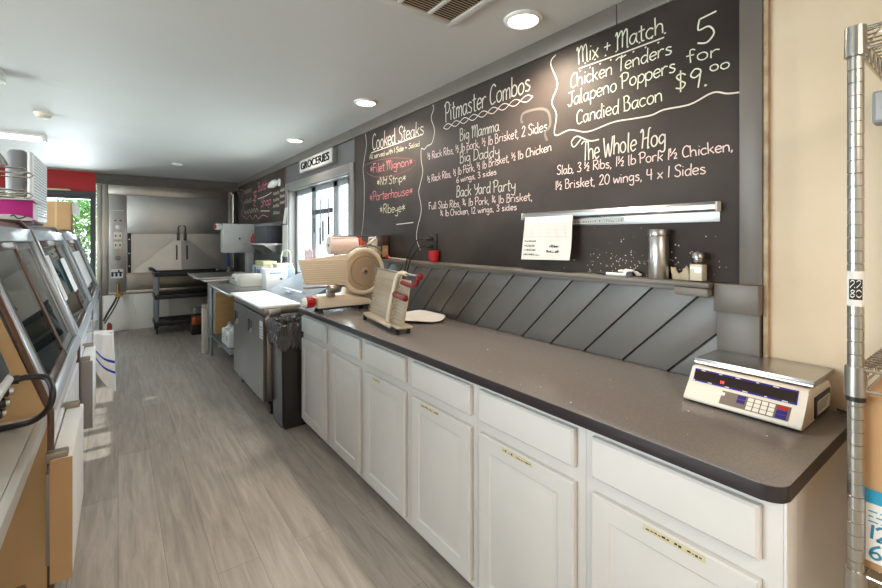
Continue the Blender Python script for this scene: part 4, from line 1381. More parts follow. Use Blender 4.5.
# sign with dark lettering
SIGNW = mat('white sign face', rgb(206, 202, 195), .9, spec=0.1)
t = thing('sign', 'white sign with dark lettering above the service window', 'sign', (W - .03, 4.65, 2.18))
m = MB()
ys0, ys1, zs0, zs1 = 4.06, 5.02, 2.178, 2.326
m.box(W - .05, W - .001, ys0, ys1, zs0, zs1, .002)
obj('sign_board', m, mat('grey sign edge', rgb(150, 148, 144), .5), t)
obj('sign_face', MB().box(W - .0535, W - .0502, ys0 + .012, ys1 - .012, zs0 + .01, zs1 - .01, .001), SIGNW, t)
fc = bpy.data.curves.new('letters', 'FONT')
fc.body = 'GROCERIES'
fc.size = 1
fc.offset = .008
fc.extrude = .01
fo = bpy.data.objects.new('letters_tmp', fc)
COL.objects.link(fo)
dg = bpy.context.evaluated_depsgraph_get()
me = bpy.data.meshes.new_from_object(fo.evaluated_get(dg))
bpy.data.objects.remove(fo)
xs_ = [v.co.x for v in me.vertices]
zs_ = [v.co.y for v in me.vertices]
ax0, ax1, az0, az1 = min(xs_), max(xs_), min(zs_), max(zs_)
for v in me.vertices:
    u = (v.co.x - ax0) / (ax1 - ax0)
    q = (v.co.y - az0) / (az1 - az0)
    d = v.co.z
    v.co = Vector((W - .058 - d * .3, ys1 - .065 - u * (ys1 - ys0 - .13), zs0 + .032 + q * .082))
me.name = 'lettering'
bm = bmesh.new()
bm.from_mesh(me)
bpy.data.meshes.remove(me)
mbx = MB()
mbx.bm.free()
mbx.bm = bm
obj('lettering', mbx, mat('dark sign letters', rgb(38, 36, 38), .95, spec=0.0), t)

# knives on a magnetic bar in front of the window
KX = W + .07
t = thing('knife_bar', 'dark magnetic knife bar across the service window sashes', 'knife holder', (KX, 4.5, 1.73))
obj('bar', MB().box(KX, KX + .012, 4.36, 4.95, 1.705, 1.755, .003), DKGREY, t)
for i, (y, zt, zb, hb, lb) in enumerate(((4.86, 1.87, 1.66, 1.50, 'black handled knife on the magnetic bar, farthest left'), (4.68, 1.92, 1.55, 1.36, 'long knife on the magnetic bar, second from the left'),
                                         (4.60, 1.85, 1.62, 1.40, 'narrow knife on the magnetic bar, third from the left'), (4.44, 1.90, 1.66, 1.47, 'knife with wide blade on the magnetic bar, farthest right'))):
    t = thing('knife', lb, 'knife', (KX - .006, y, zb), 0, 'knives on the magnetic bar')
    w = .03 if i in (1, 3) else .022
    m = MB()
    m.prism([(y - w / 2, zb), (y + w / 2, zb), (y + w / 2, zt - .05), (y, zt), (y - w / 2, zt - .09)], 'x', KX - .004, KX - .0015)
    obj('blade', m, mat('knife steel', rgb(120, 124, 130), .3, .9), t)
    m = MB()
    m.box(KX - .013, KX + .004, y - .013, y + .013, hb, zb + .004, .005)
    for k in range(3):
        m.lathe((KX - .0125, y, hb + .03 + k * .05), [(.004, -.0012), (.004, .001)], 8, axis='x', mi=1)
    obj('handle', m, [BLACK, ALU], t)

# ------------------------------------------------------------------ big smoker in the back wall
t = thing('smoker', 'large stainless smoker oven with double doors built into the back wall', 'smoker', (.7, 8.8, 0))
SY = 8.40
SMK = brushed('smoker steel', rgb(176, 170, 162), .30, (4, 4, 1), .2)
SMK2 = brushed('smoker door steel', rgb(192, 190, 187), .36, (3, 3, 3), .15)
BASEW = mat('white enamel base', rgb(226, 222, 212), .4, noise=.04, scale=3)
m = MB()
m.box(-.20, 1.70, SY + .03, 9.3, .56, 2.268)
m.box(-.262, -.20, SY - .02, SY + .06, 0, 2.262, .003)
m.box(-.20, -.12, SY, SY + .03, .56, 2.262, .002).box(1.56, 1.70, SY, SY + .03, .0, 2.262, .002)
m.box(-.12, 1.56, SY, SY + .03, 2.115, 2.262, .002)
m.box(-.12, 1.56, SY + .005, SY + .03, .56, .62, .002)
m.cyl((1.64, SY - .02, .9), (1.64, SY - .02, 2.20), .022, seg=14)
m.lathe((1.64, SY - .02, 2.20), [(.022, 0), (.05, .05)], 14)
obj('oven_body', m, SMK, t)
b = obj('base_panel', MB().box(-.199, 1.56, SY + .002, 9.3, .002, .558, .003), BASEW, t)
m = MB()
m.tube([(.20, SY + .0015, .535), (.185, SY + .0015, .45), (.20, SY + .0015, .36), (.225, SY + .0015, .27), (.215, SY + .0015, .24)], .0016, smooth=4, seg=6)
obj('stain_line', m, mat('rust line', rgb(150, 120, 90), .8), b)
p = obj('control_panel', MB().box(-.112, .102, SY - .006, SY + .025, .60, 2.105, .003), STEEL_V, t)
for x in (-.035, .03):
    obj('indicator', MB().lathe((x, SY - .0065, 1.71), [(.012, 0), (.012, -.012), (.008, -.016)], 14, axis='y'), BLACK, p)
m = MB()
for k in range(8):
    m.box(-.08 + k * .02, -.066 + k * .02, SY - .0075, SY - .006, 1.86, 1.872)
obj('maker_plate', m, mat('pale lettering', rgb(214, 212, 206), .5), p)
m = MB()
m.lathe((0, SY - .0065, 1.61), [(.035, 0), (.035, -.01), (.026, -.014), (.018, -.03), (.008, -.032)], 20, axis='y')
obj('dial', m, WHITEP, p)
for z in (1.475, 1.33):
    o = obj('socket_plate', MB().box(-.055, .05, SY - .012, SY - .006, z - .055, z + .055, .004), mat('ivory plate', rgb(216, 208, 192), .4), p)
m = MB()
for z in (1.475, 1.33):
    for x in (-.03, .025):
        m.box(x - .008, x + .008, SY - .0135, SY - .012, z - .016, z + .016)
obj('socket_hole', m, BLACK, p)
m = MB().lathe((-.003, SY - .0065, 1.245), [(.007, 0), (.007, -.006)], 10, axis='y')
m.lathe((-.003, SY - .0065, 1.13), [(.038, 0), (.038, -.01), (.03, -.012)], 20, axis='y')
m.lathe((-.003, SY - .018, 1.13), [(.012, 0), (.012, -.014)], 10, axis='y')
obj('lock_dial', m, mat('dark ringed dial', rgb(120, 116, 110), .3, .8), p)
m = MB().box(-.09, .065, SY - .008, SY - .006, .82, .96)
for x in (-.07, -.02, .03):
    m.box(x - .014, x + .014, SY - .010, SY - .008, .845, .90, mi=1)
m.box(-.084, .06, SY - .010, SY - .008, .90, .915, mi=1).box(.0, .02, SY - .0105, SY - .008, .90, .945, mi=1)
obj('warning_label', m, [PAPER, INK], p)
obj('upper_panel', MB().box(.113, 1.556, SY - .003, SY + .025, 1.515, 2.108, .003), SMK2, t)
obj('lower_panel', MB().box(.113, 1.556, SY - .003, SY + .025, .625, .885, .003), STEEL_D, t)
for side, (x0, x1) in (('left', (.165, .845)), ('right', (.853, 1.53))):
    m = MB()
    z0, z1 = .895, 1.508
    # cross-broken sheet: folded along one diagonal
    d_ = .045
    if side == 'left':
        v = [m.bm.verts.new(q) for q in ((x0, SY - .006, z0), (x1, SY - .006 - d_, z0 + .0), (x1, SY - .006, z1), (x0, SY - .006, z1))]
        m.bm.faces.new((v[0], v[1], v[2]))
        m.bm.faces.new((v[0], v[2], v[3]))
    else:
        v = [m.bm.verts.new(q) for q in ((x0, SY - .006 - d_, z0), (x1, SY - .006, z0), (x1, SY - .006, z1), (x0, SY - .006, z1))]
        m.bm.faces.new((v[1], v[3], v[0]))
        m.bm.faces.new((v[1], v[2], v[3]))
    bm_edges = [e for e in m.bm.edges if e.is_boundary]
    r_ = bmesh.ops.extrude_edge_only(m.bm, edges=bm_edges)
    nv = [q for q in r_['geom'] if isinstance(q, bmesh.types.BMVert)]
    for q in nv:
        q.co.y = SY + .02
    m.bm.faces.new(sorted(nv, key=lambda q: math.atan2(q.co.z - 1.2, q.co.x - (x0 + x1) / 2)))
    d = obj('door', m, SMK2, t, 1)
    xh = x1 - .07 if side == 'left' else x0 + .07
    m = MB()
    m.tube([(xh, SY - .03, 1.09), (xh, SY - .065, 1.10), (xh, SY - .065, 1.31), (xh, SY - .03, 1.32)], .010, seg=10)
    obj('handle', m, BLACK, d)
    m = MB()
    xl = x1 - .045 if side == 'left' else x0 + .045
    m.box(xl - .022, xl + .022, SY - .04, SY - .01, 1.40, 1.53, .006).box(xl - .012, xl + .012, SY - .055, SY - .03, 1.43, 1.60, .004)
    m.tube([(xl, SY - .045, 1.585), (xl, SY - .06, 1.63), (xl + (.03 if side == 'left' else -.03), SY - .06, 1.645)], .01, seg=8)
    obj('latch', m, mat('dark steel latch', rgb(90, 86, 82), .35, .9), d)
for x0, x1 in ((.118, .164), (1.532, 1.575)):
    m = MB()
    m.box(x0, x1, SY - .02, SY + .01, .895, 1.515, .003, mi=0)
    for z in (1.0, 1.2, 1.42):
        m.lathe(((x0 + x1) / 2, SY - .02, z), [(.012, 0), (.012, -.006)], 10, axis='y', mi=1)
    obj('hinge_strip', m, [BLACK, STEEL], t)

# gas hose and valve
t = thing('gas_valve', 'brass gas valve with braided hose below the smoker control panel', 'valve', (.0, 8.33, .55))
BRASS = mat('brass', rgb(176, 140, 70), .3, .9)
m = MB()
m.cyl((.0, 8.33, .52), (.0, 8.33, .74), .014, seg=10)
m.lathe((.0, 8.30, .57), [(.035, -.02), (.04, 0), (.035, .03)], 16, axis='y')
m.box(-.045, .06, 8.31, 8.34, .555, .585, .004).cyl((.0, 8.393, .62), (.0, 8.33, .62), .012, seg=10)
obj('valve_body', m, BRASS, t)
m = MB()
m.tube([(-.01, 8.31, .55), (-.06, 8.24, .44), (-.12, 8.16, .33), (-.17, 8.10, .22)], .014, smooth=6)
m.tube([(.02, 8.30, .55), (-.03, 8.21, .42), (-.10, 8.12, .29), (-.16, 8.05, .19)], .009, smooth=6)
obj('hose', m, mat('dark braided hose', rgb(70, 66, 60), .4, .5), t)
t = thing('fire_box', 'small red box on the floor below the gas hose', 'box', (-.10, 8.2, 0))
obj('box_body', MB().box(-.135, -.07, 8.14, 8.24, .001, .15, .006), REDP, t)
obj('cap', MB().lathe((-.105, 8.19, .15), [(.02, 0), (.02, .012), (.012, .02)], 12), BLACK, t)

# ------------------------------------------------------------------ utility cart
t = thing('utility_cart', 'black three tier utility cart with grey posts in front of the smoker', 'cart', (.9, 7.98, 0))
CX0, CX1, CY0, CY1 = .47, 1.36, 7.76, 8.22
for z, nm in ((.87, 'tray'), (.53, 'tray'), (.13, 'tray')):
    m = MB()
    m.box(CX0 - .03, CX1 + .03, CY0 - .03, CY1 + .03, z, z + .018, .006)
    m.box(CX0 - .03, CX1 + .03, CY0 - .035, CY0 - .015, z - .01, z + .055, .006).box(CX0 - .03, CX1 + .03, CY1 + .015, CY1 + .035, z - .01, z + .055, .006)
    m.box(CX0 - .035, CX0 - .015, CY0 - .03, CY1 + .03, z - .01, z + .055, .006).box(CX1 + .015, CX1 + .035, CY0 - .03, CY1 + .03, z - .01, z + .055, .006)
    obj(nm, m, BLACK, t)
GP = mat('grey post', rgb(150, 154, 164), .35, .4)
for x, y in ((CX0, CY0), (CX1, CY0), (CX0, CY1), (CX1, CY1)):
    obj('post', MB().cyl((x, y, .14), (x, y, .93), .026, seg=14), GP, t)
    m = MB()
    m.lathe((x - .014, y, .055), [(.03, 0), (.054, .004), (.054, .024), (.03, .028)], 18, axis='x').box(x - .02, x + .02, y - .02, y + .02, .10, .14, .003)
    obj('caster', m, RUBBER, t)
obj('handle', MB().tube([(CX0, CY0, .925), (CX0 - .05, CY0, .965), (CX0 - .08, CY0 + .02, .97), (CX0 - .08, CY1 - .02, .97), (CX0 - .05, CY1, .965), (CX0, CY1, .925)], .017, smooth=0, seg=10), BLACK, t)
t = thing('tub', 'clear tub half full of orange liquid on a black base by the cart', 'container', (.95, 7.45, 0))
obj('base', MB().box(.875, 1.035, 7.37, 7.53, .002, .15, .01), BLACK, t)
lab(obj('liquid', MB().box(.880, 1.030, 7.375, 7.525, .151, .265, .006), mat('orange liquid', rgb(214, 92, 30), .2), t), 'orange liquid')
obj('tub_wall', MB().box(.876, 1.034, 7.371, 7.529, .15, .40, .008), CLEARP, t)

# ------------------------------------------------------------------ trees and bushes beyond the glazed door
LEAF = mat('green leaves', rgb(96, 158, 62), .6, c2=rgb(46, 104, 34), scale=6)
LEAF2 = mat('yellow green leaves', rgb(186, 204, 96), .6, c2=rgb(110, 160, 60), scale=5)
BARK = mat('bark', rgb(92, 74, 58), .9)


def foliage(name, label, x, y, h, rx, n, leaf, seed, cat='tree'):
    r = random.Random(seed)
    t = thing(name, label, cat, (x, y, -.12))
    m = MB()
    m.loft([((x, y, -.12), .09), ((x + .04, y, h * .35), .07), ((x - .03, y, h * .7), .03)], 10)
    for k in range(7):
        a = k * 2.4
        m.loft([((x, y, h * (.25 + .05 * k)), .035), ((x + rx * .5 * math.cos(a), y + rx * .5 * math.sin(a), h * (.4 + .06 * k)), .01)], 6)
    obj('trunk', m, BARK, t)
    m = MB()
    for i in range(n):
        a, ph = r.uniform(0, 2 * PI), math.acos(r.uniform(-1, 1))
        q = r.uniform(.35, 1) ** .5
        c = Vector((x + rx * q * math.sin(ph) * math.cos(a), y + rx * q * math.sin(ph) * math.sin(a), h * .55 + h * .47 * q * math.cos(ph)))
        s = r.uniform(.035, .075)
        d1_ = Vector((r.uniform(-1, 1), r.uniform(-1, 1), r.uniform(-1, 1))).normalized() * s
        d2_ = d1_.orthogonal().normalized() * s * .5
        m.quad([c - d1_, c + d2_, c + d1_, c - d2_])
    obj('foliage', m, leaf, t)


foliage('tree', 'tall dark green tree seen through the glazed door, behind the bushes', -2.1, 15.5, 5.2, 1.9, 2800, LEAF, 1)
foliage('bush', 'bright green bush seen through the glazed door, at the right', -.70, 12.4, 2.4, .55, 1600, LEAF, 2, 'bush')
foliage('bush', 'yellow green bush low beyond the glazed door, at the left', -1.45, 10.7, 1.5, .5, 1300, LEAF2, 3, 'bush')
foliage('tree', 'slim pale green tree seen through the glazed door, farther right', -.1, 18.5, 5.5, 1.3, 2400, LEAF2, 4)

# ------------------------------------------------------------------ deli cases along the left
CASEW = mat('white case enamel', rgb(226, 226, 228), .28, noise=.03)
FRAME = mat('brushed case frame', rgb(150, 146, 144), .32, .6, noise=.05)
BRONZE = mat('bronze case trim', rgb(96, 72, 60), .32, .6)
INNER = mat('case interior', rgb(90, 108, 112), .35)
SX, SZ = -.2, .8
DV = Vector((-.23, .68)).normalized()
NV = Vector((.68, .23)).normalized()
SL = math.hypot(.23, .68)


def sp(s, n):
    return (SX + DV.x * s + NV.x * n, SZ + DV.y * s + NV.y * n)


def strip(m, y0, y1, s0, s1, n0, n1, mi=0, bev=0):
    m.prism([sp(s0, n0), sp(s1, n0), sp(s1, n1), sp(s0, n1)], 'y', y0, y1, mi=mi, bev=bev)


CASES = [(2.10, 3.452, 'deli display case nearest the camera with tan end panel and slanted glass'),
         (3.468, 5.192, 'middle deli display case with slanted glass and the tall white heater on top'),
         (5.208, 6.95, 'deli display case farthest from the camera, by the glazed door')]
for ci, (y0, y1, lb) in enumerate(CASES):
    t = thing('deli_case', lb, 'display case', (-.65, (y0 + y1) / 2, 0), 0, 'deli display cases along the left')
    m = MB()
    m.box(-1.10, -.205, y0 + .02, y1 - .02, .09, .775, .004)
    m.box(-.215, -.198, y0 + .02, y1 - .02, .70, .775, .003)
    obj('lower_body', m, CASEW, t)
    obj('kick_plate', MB().box(-1.08, -.24, y0 + .03, y1 - .03, 0, .09), DKGREY, t)
    ym = (y0 + y1) / 2
    for ya, yb in ((y0 + .03, ym - .005), (ym + .005, y1 - .03)):
        d = obj('lower_door', MB().box(-.204, -.190, ya, yb, .14, .68, .004), CASEW, t)
    prof = [(-.205, .775), (-.205, .80), (-.432, 1.475), (-.47, 1.515), (-.62, 1.525), (-.85, 1.46), (-1.06, 1.22), (-1.12, .95), (-1.12, .775)]
    for k, ye in enumerate((y0, y1 - .02)):
        tan = (ci == 0 and k == 0)
        pp = list(prof)
        if tan:
            pp = [(-.205, .0)] + prof[1:] + [(-1.12, 0)]
        e = obj('end_panel', MB().prism(pp, 'y', ye, ye + .02), TAN if tan else FRAME, t)
        if tan:
            lab(e, 'tan end panel')
        m = MB()
        out = [(-.198, .0 if tan else .10), (-.198, .80), sp(SL * .5, .012), sp(SL * .97, .012), (-.455, 1.522), (-.62, 1.536), (-.86, 1.47), (-1.07, 1.23)]
        pts = [(x, ye + .01, z) for x, z in out]
        m.tube(pts, .012, seg=8)
        obj('edge_trim', m, BRONZE if ci == 0 else FRAME, e)
    m = MB()
    m.prism([(-.425, 1.455), (-.432, 1.475), (-.47, 1.513), (-.62, 1.523), (-.84, 1.455), (-.84, 1.44), (-.62, 1.50), (-.48, 1.49)], 'y', y0 + .02, y1 - .02)
    obj('top_cap', m, FRAME if ci else mat('worn bronze cap', rgb(150, 132, 118), .3, .8, noise=.3, scale=6), t)
    m = MB()
    m.prism([(-1.10, .776), (-.215, .776), (-.215, .80), (-1.10, .80)], 'y', y0 + .02, y1 - .02)
    m.prism([(-.95, 1.12), (-.46, 1.12), (-.46, 1.13), (-.95, 1.13)], 'y', y0 + .02, y1 - .02)
    obj('interior_shelf', m, INNER, t)
    m = MB()
    pts = [(-.84, 1.45), (-1.05, 1.22), (-1.11, .95), (-1.11, .80)]
    for a, b in zip(pts, pts[1:]):
        m.prism([a, b, (b[0] + .008, b[1]), (a[0] + .008, a[1])], 'y', y0 + .02, y1 - .02)
    obj('front_glass', m, CASEGLASS, t)
    # frame around the sliding glass
    m = MB()
    strip(m, y0 + .02, y1 - .02, -.004, .05, 0, .02, bev=.003)
    strip(m, y0 + .02, y1 - .02, SL - .075, SL - .005, 0, .02, bev=.003)
    strip(m, y0 + .02, y0 + .09, .05, SL - .075, 0, .02, bev=.003)
    strip(m, y1 - .08, y1 - .02, .05, SL - .075, 0, .02, bev=.003)
    obj('glass_frame', m, mat('pale blue grey frame', rgb(196, 202, 208), .3, .4), t)
    for k, (ya, yb, n) in enumerate(((y0 + .095, ym + .05, .003), (ym - .06, y1 - .085, -.014))):
        m = MB()
        strip(m, ya, ya + .045, .052, SL - .077, n, n + .014, bev=.002)
        strip(m, yb - .045, yb, .052, SL - .077, n, n + .014, bev=.002)
        strip(m, ya + .045, yb - .045, .052, .092, n, n + .014, bev=.002)
        strip(m, ya + .045, yb - .045, SL - .112, SL - .077, n, n + .014, bev=.002)
        d = obj('sliding_door', m, FRAME if k else BRONZE, t)
        m = MB()
        strip(m, ya + .045, yb - .045, .092, SL - .112, n + .005, n + .009)
        obj('glass_pane', m, CASEGLASS, d)
    # work shelf folded down on the front
    if ci < 2:
        ws, we = ((1.985, 2.60) if ci == 0 else (3.478, 3.98))
        m = MB()
        m.box(-.186, -.128, ws, we, .25, .668, .006, mi=0)
        f = min(m.bm.faces, key=lambda q: q.calc_center_median().y if abs(q.normal.y) > .9 else 99)
        m.box(-.1865, -.1275, ws - .003, ws + .004, .2495, .6685, mi=1)
        s = obj('work_shelf', m, [mat('white shelf board', rgb(232, 230, 228), .4), TAN if ci == 0 else FRAME], t)
        m = MB()
        m.box(-.20, -.14, ws + .01, ws + .05, .655, .69, .004).box(-.20, -.14, we - .05, we - .01, .655, .69, .004)
        m.box(-.20, -.165, ws + .02, we - .02, .30, .62, .004)
        obj('shelf_bracket', m, mat('worn bracket', rgb(150, 140, 128), .4, .7), s)

# papers taped on the glass
rr = random.Random(3)


def taped(y0, y1, sa, sb, lb, print_=0):
    m = MB()
    m.prism([sp(sa, .024), sp(sb, .024), sp(sb, .0252), sp(sa, .0252)], 'y', y0, y1)
    n = int((sb - sa) / .016)
    for k in range(n):
        s = sa + .02 + k * .015
        if s + .01 > sb:
            break
        a = y0 + .03
        while a < y1 - .04:
            L = rr.uniform(.01, .04)
            if rr.random() < print_:
                m.prism([sp(s, .0252), sp(s + .004, .0252), sp(s + .004, .0256), sp(s, .0256)], 'y', a, min(a + L, y1 - .02), mi=1)
            a += L + .012
    p0 = sp((sa + sb) / 2, .025)
    solo('paper_sheet', m, [PAPER, mat('faint grey print', rgb(176, 176, 180), .8)], lb, 'paper', (p0[0], (y0 + y1) / 2, p0[1]))


taped(3.50, 3.66, .25, .545, 'printed white paper taped across the glass seam of the near and middle cases', .75)
taped(4.16, 4.44, .24, .50, 'blank white paper taped on the middle case glass')
taped(5.30, 6.15, .17, .52, 'large white paper taped on the far case glass', .2)

# things on the cases
t = thing('panel_heater', 'tall white perforated panel heater with grey back standing on the middle case', 'heater', (-.48, 4.07, 1.53))
GRY = mat('mid grey plastic', rgb(128, 128, 130), .45)
m = MB().box(-.56, -.452, 3.73, 4.42, 1.535, 1.985, .04, seg=4)
obj('back_shell', m, GRY, t)
m = MB().box(-.46, -.43, 3.735, 4.415, 1.54, 1.975, .014, seg=3)
g = obj('front_grille', m, WHITEP, t)
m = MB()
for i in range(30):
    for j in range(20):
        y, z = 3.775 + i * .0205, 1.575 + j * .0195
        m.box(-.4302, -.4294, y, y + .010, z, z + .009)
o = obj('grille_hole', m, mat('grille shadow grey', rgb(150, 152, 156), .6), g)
o['kind'] = 'stuff'
obj('foot', MB().box(-.56, -.44, 3.80, 3.86, 1.523, 1.537, .003).box(-.56, -.44, 4.28, 4.34, 1.523, 1.537, .003), GRY, t)

t = thing('carton', 'open magenta and white carton on the middle case in front of the heater', 'box', (-.5, 3.6, 1.53))
m = MB()
m.box(-.60, -.405, 3.50, 3.69, 1.532, 1.65, .002, mi=0)
for f in m.bm.faces:
    pass
obj('carton_body', m, PINK, t)
m = MB()
m.grid(lambda u, v: (-.60 + .195 * u, 3.4985, 1.532 + .036 * (.35 + .65 * math.sin(u * 2.6 + .4)) * v), 14, 2)
m.box(-.575, -.545, 3.4975, 3.499, 1.60, 1.612, mi=0).box(-.575, -.55, 3.4975, 3.499, 1.582, 1.594, mi=0)
m.tube([(-.50, 3.4975, 1.556), (-.485, 3.4975, 1.563), (-.47, 3.4975, 1.546), (-.45, 3.4975, 1.548), (-.43, 3.4975, 1.560)], .003, smooth=4, seg=6, mi=1)
obj('printed_wave', m, [PAPER, INK], t)
m = MB()
m.box(-.404, -.403, 3.51, 3.68, 1.54, 1.64)
m.prism([(-.605, 1.652), (-.40, 1.652), (-.385, 1.635), (-.382, 1.637), (-.398, 1.657), (-.605, 1.685)], 'y', 3.47, 3.70)
obj('flap', m, mat('pale grey card', rgb(206, 202, 200), .7), t)
t = thing('carton', 'plain brown cardboard box on the far deli case against the glazed door', 'box', (-.56, 6.56, 1.527))
obj('carton_body', MB().box(-.70, -.425, 6.38, 6.75, 1.527, 1.84, .003), CARD, t)
obj('tape', MB().box(-.56, -.54, 6.3785, 6.3798, 1.53, 1.838), mat('tan tape', rgb(200, 166, 122), .4), t)
m = MB()
m.grid(lambda u, v: (-.42 + .07 * u, 6.40 + .03 * u + .02 * v, 1.70 + .13 * v - .03 * u + .02 * math.sin(u * 4)), 6, 5)
m.thicken(.002)
lab(obj('flap', m, PAPER, t), 'white torn paper flap')

# chrome rack with loops and crumpled foil
t = thing('wire_rack', 'chrome wire rack with looped prongs standing on the near deli case', 'rack', (-.62, 3.1, 1.53))
for z in (1.77, 1.66):
    for yy in (3.02, 3.22):
        m = MB()
        m.tube([(-.95, yy, z + .01), (-.50, yy, z + .01), (-.385, yy, z + .012), (-.37, yy, z), (-.385, yy, z - .014), (-.50, yy, z - .012), (-.95, yy, z - .012)], .004, seg=8)
        obj('loop_prong', m, CHROME, t)
for yy in (3.02, 3.22):
    for xx in (-.55, -.80):
        obj('upright', MB().cyl((xx, yy, 1.533 if xx > -.6 else 1.49), (xx, yy, 1.79), .005, seg=8), CHROME, t)
m = MB()
r = random.Random(21)
hts = [[r.uniform(-.02, .02) for _ in range(12)] for _ in range(12)]
m.grid(lambda u, v: (-.72 + .26 * u, 3.0 + .2 * v, 1.855 + .06 * (1 - u) + hts[int(u * 9)][int(v * 9)] * .9 + (-.05 if u > .9 else 0)), 9, 9)
m.thicken(.002)
solo('foil_sheet', m, mat('crumpled foil', rgb(190, 184, 176), .25, 1.0), 'crumpled foil sheet lying over the chrome wire rack', 'foil', (-.6, 3.1, 1.78), angle=10)
m = MB().box(-.70, -.575, 3.04, 3.20, 1.535, 1.63, .004)
solo('carton', m, mat('green card', rgb(110, 120, 80), .6), 'small green carton under the chrome wire rack', 'box', (-.64, 3.1, 1.535))

# towel
t = None
m = MB()


def tw(u, v):
    # u along y, v down the fall
    # folded over the bent end of the rail; both halves hang down
    k = abs(v - .45) / .55
    front = v > .45
    bx, by = -.15 + .12 * u, 4.315 - .05 * u
    off = (-.026 - .02 * min(1, k * 2) + .012 * math.sin(u * 8 + k * 2)) if front else (0.026 + .012 * k)
    z = .709 - (.40 + .10 * math.sin(u * 2.2 + .3) if front else .26) * k ** .9 * (.55 + .45 * u if front else 1)
    spread = 1 + (.25 * k if front else 0)
    return (-.09 + (bx + .09) * spread, by + off * 1.2, z if k > .03 else .709)


m.grid(tw, 20, 40)
for k, f in enumerate(list(m.bm.faces)):
    f.material_index = 1 if k % 40 in (28, 32) else 0
m.thicken(.004)
solo('towel', m, [mat('white cotton', rgb(240, 238, 236), .9, noise=.03), mat('blue stripe', rgb(44, 76, 170), .9)], 'white towel with blue stripes hanging over the middle case front', 'towel', (-.1, 4.15, .7))
# grab rail the towel hangs over
m = MB()
m.tube([(-.035, 4.27, .688), (-.06, 4.28, .688), (-.14, 4.33, .688), (-.155, 4.40, .688), (-.155, 5.0, .688)], .009, seg=12)
for y in (4.45, 4.90):
    m.cyl((-.197, y, .688), (-.155, y, .688), .007, seg=10)
solo('grab_rail', m, STEEL, 'thin steel grab rail along the middle case front under the towel', 'rail', (-.155, 4.5, .688))

# ------------------------------------------------------------------ steel table and scale nearest the camera on the left
t = thing('steel_table', 'small steel topped table in the near left corner before the deli cases', 'table', (-.55, 1.3, 0))
m = MB()
m.box(-.92, -.2265, .55, 2.085, .7785, .80, .003)
m.box(-.226, -.203, .55, 2.085, .755, .8005, .003)
obj('tabletop', m, mat('pale worn steel', rgb(200, 197, 190), .34, .45, noise=.08, scale=4), t)
for x, y in ((-.26, .6), (-.86, .6), (-.86, 2.04)):
    obj('leg', MB().cyl((x, y, 0), (x, y, .778), .02, seg=14), STEEL_V, t)
obj('undershelf', MB().box(-.90, -.25, .60, 2.02, .24, .26, .003), STEEL_D, t)
t = thing('label_scale', 'white and black label scale on the near left steel table', 'scale', (-.5, 1.75, .80))
m = MB()
m.prism([(-.32, .86), (-.305, .90), (-.262, .985), (-.277, 1.0), (-.62, 1.02), (-.66, .86)], 'y', 1.62, 1.92, bev=.008)
obj('scale_body', m, mat('pale grey plastic', rgb(206, 206, 208), .4), t)
obj('lower_body', MB().box(-.66, -.325, 1.60, 1.94, .8005, .86, .01), BLACK, t)
m = MB()
m.prism([(-.30, 1.0), (-.275, 1.0), (-.335, 1.20), (-.365, 1.20)], 'y', 1.60, 1.93, bev=.006)
obj('screen', m, BLACK, t)
for z in (.935, .90, .868):
    m = MB()
    m.cyl((-.36, 1.925, z), (-.285 + (.935 - z) * -.25, 1.955, z), .017, seg=12)
    m.cyl((-.285 + (.935 - z) * -.25, 1.955, z), (-.273 + (.935 - z) * -.25, 1.958, z), .013, seg=12, mi=1)
    obj('connector', m, [BLACK, STEEL], t)
m = MB()
m.loft([((-.290, 1.985, .962), .019), ((-.29, 1.985, .962), .019), ((-.285, 1.985, .962), .015), ((-.262, 1.985, .962), .014)], 12)
m.tube([(-.265, 1.985, .962), (-.24, 1.985, .965), (-.195, 1.98, .955), (-.176, 1.945, .915), (-.185, 1.94, .865), (-.225, 1.96, .825), (-.29, 1.985, .8105), (-.45, 2.0, .8105), (-.70, 2.0, .8105), (-.80, 1.95, .8105)], .0095, smooth=8, seg=10)
solo('power_cord', m, BLACK, 'thick black cord looping from the label scale over the steel table edge', 'cord', (-.3, 1.9, .81))

# ------------------------------------------------------------------ ceiling fittings
LIGHTS = [(1.487, 1.378, 'recessed ceiling light nearest the camera, beside the air vent'), (1.462, 2.90, 'second recessed ceiling light, above the middle of the chalkboard'),
          (1.444, 4.44, 'recessed ceiling light above the service window'), (.646, 6.80, 'recessed ceiling light farthest from the camera, near the smoker')]
for i, (x, y, lb) in enumerate(LIGHTS):
    t = thing('recessed_light', lb, 'ceiling light', (x, y, CE), 0, 'recessed ceiling lights')
    r0 = .066 if i < 3 else .05
    m = MB().lathe((x, y, CE), [(r0 + .022, -.001), (r0 + .020, -.008), (r0 + .004, -.014), (r0, -.010), (r0, -.001)], 36)
    obj('trim_ring', m, WHITEP, t)
    obj('lens', MB().lathe((x, y, CE), [(r0 - .001, -.002), (r0 - .001, -.009), (.02, -.0125), (.002, -.013)], 32), EMIT if i < 3 else WHITEP, t)
    if i < 3:
        light('recessed_lamp', 'SPOT', (x, y, CE - .03), (60, 38, 14, 14)[i], (1, .86, .68) if i == 0 else (1, .9, .78), (0, 0, 0), spot_size=math.radians(150), spot_blend=.7, shadow_soft_size=.06)
t = thing('air_vent', 'square ceiling air vent with dark louvres and white frame', 'vent', (.95, 1.28, CE))
vx0, vx1, vy0, vy1 = .64, 1.26, .97, 1.615
m = MB()
fz = CE - .012
for a in (vx0, vx1 - .035):
    m.box(a, a + .035, vy0, vy1, fz, CE - .0005, .002)
for a in (vy0, vy1 - .035):
    m.box(vx0 + .035, vx1 - .035, a, a + .035, fz, CE - .0005, .002)
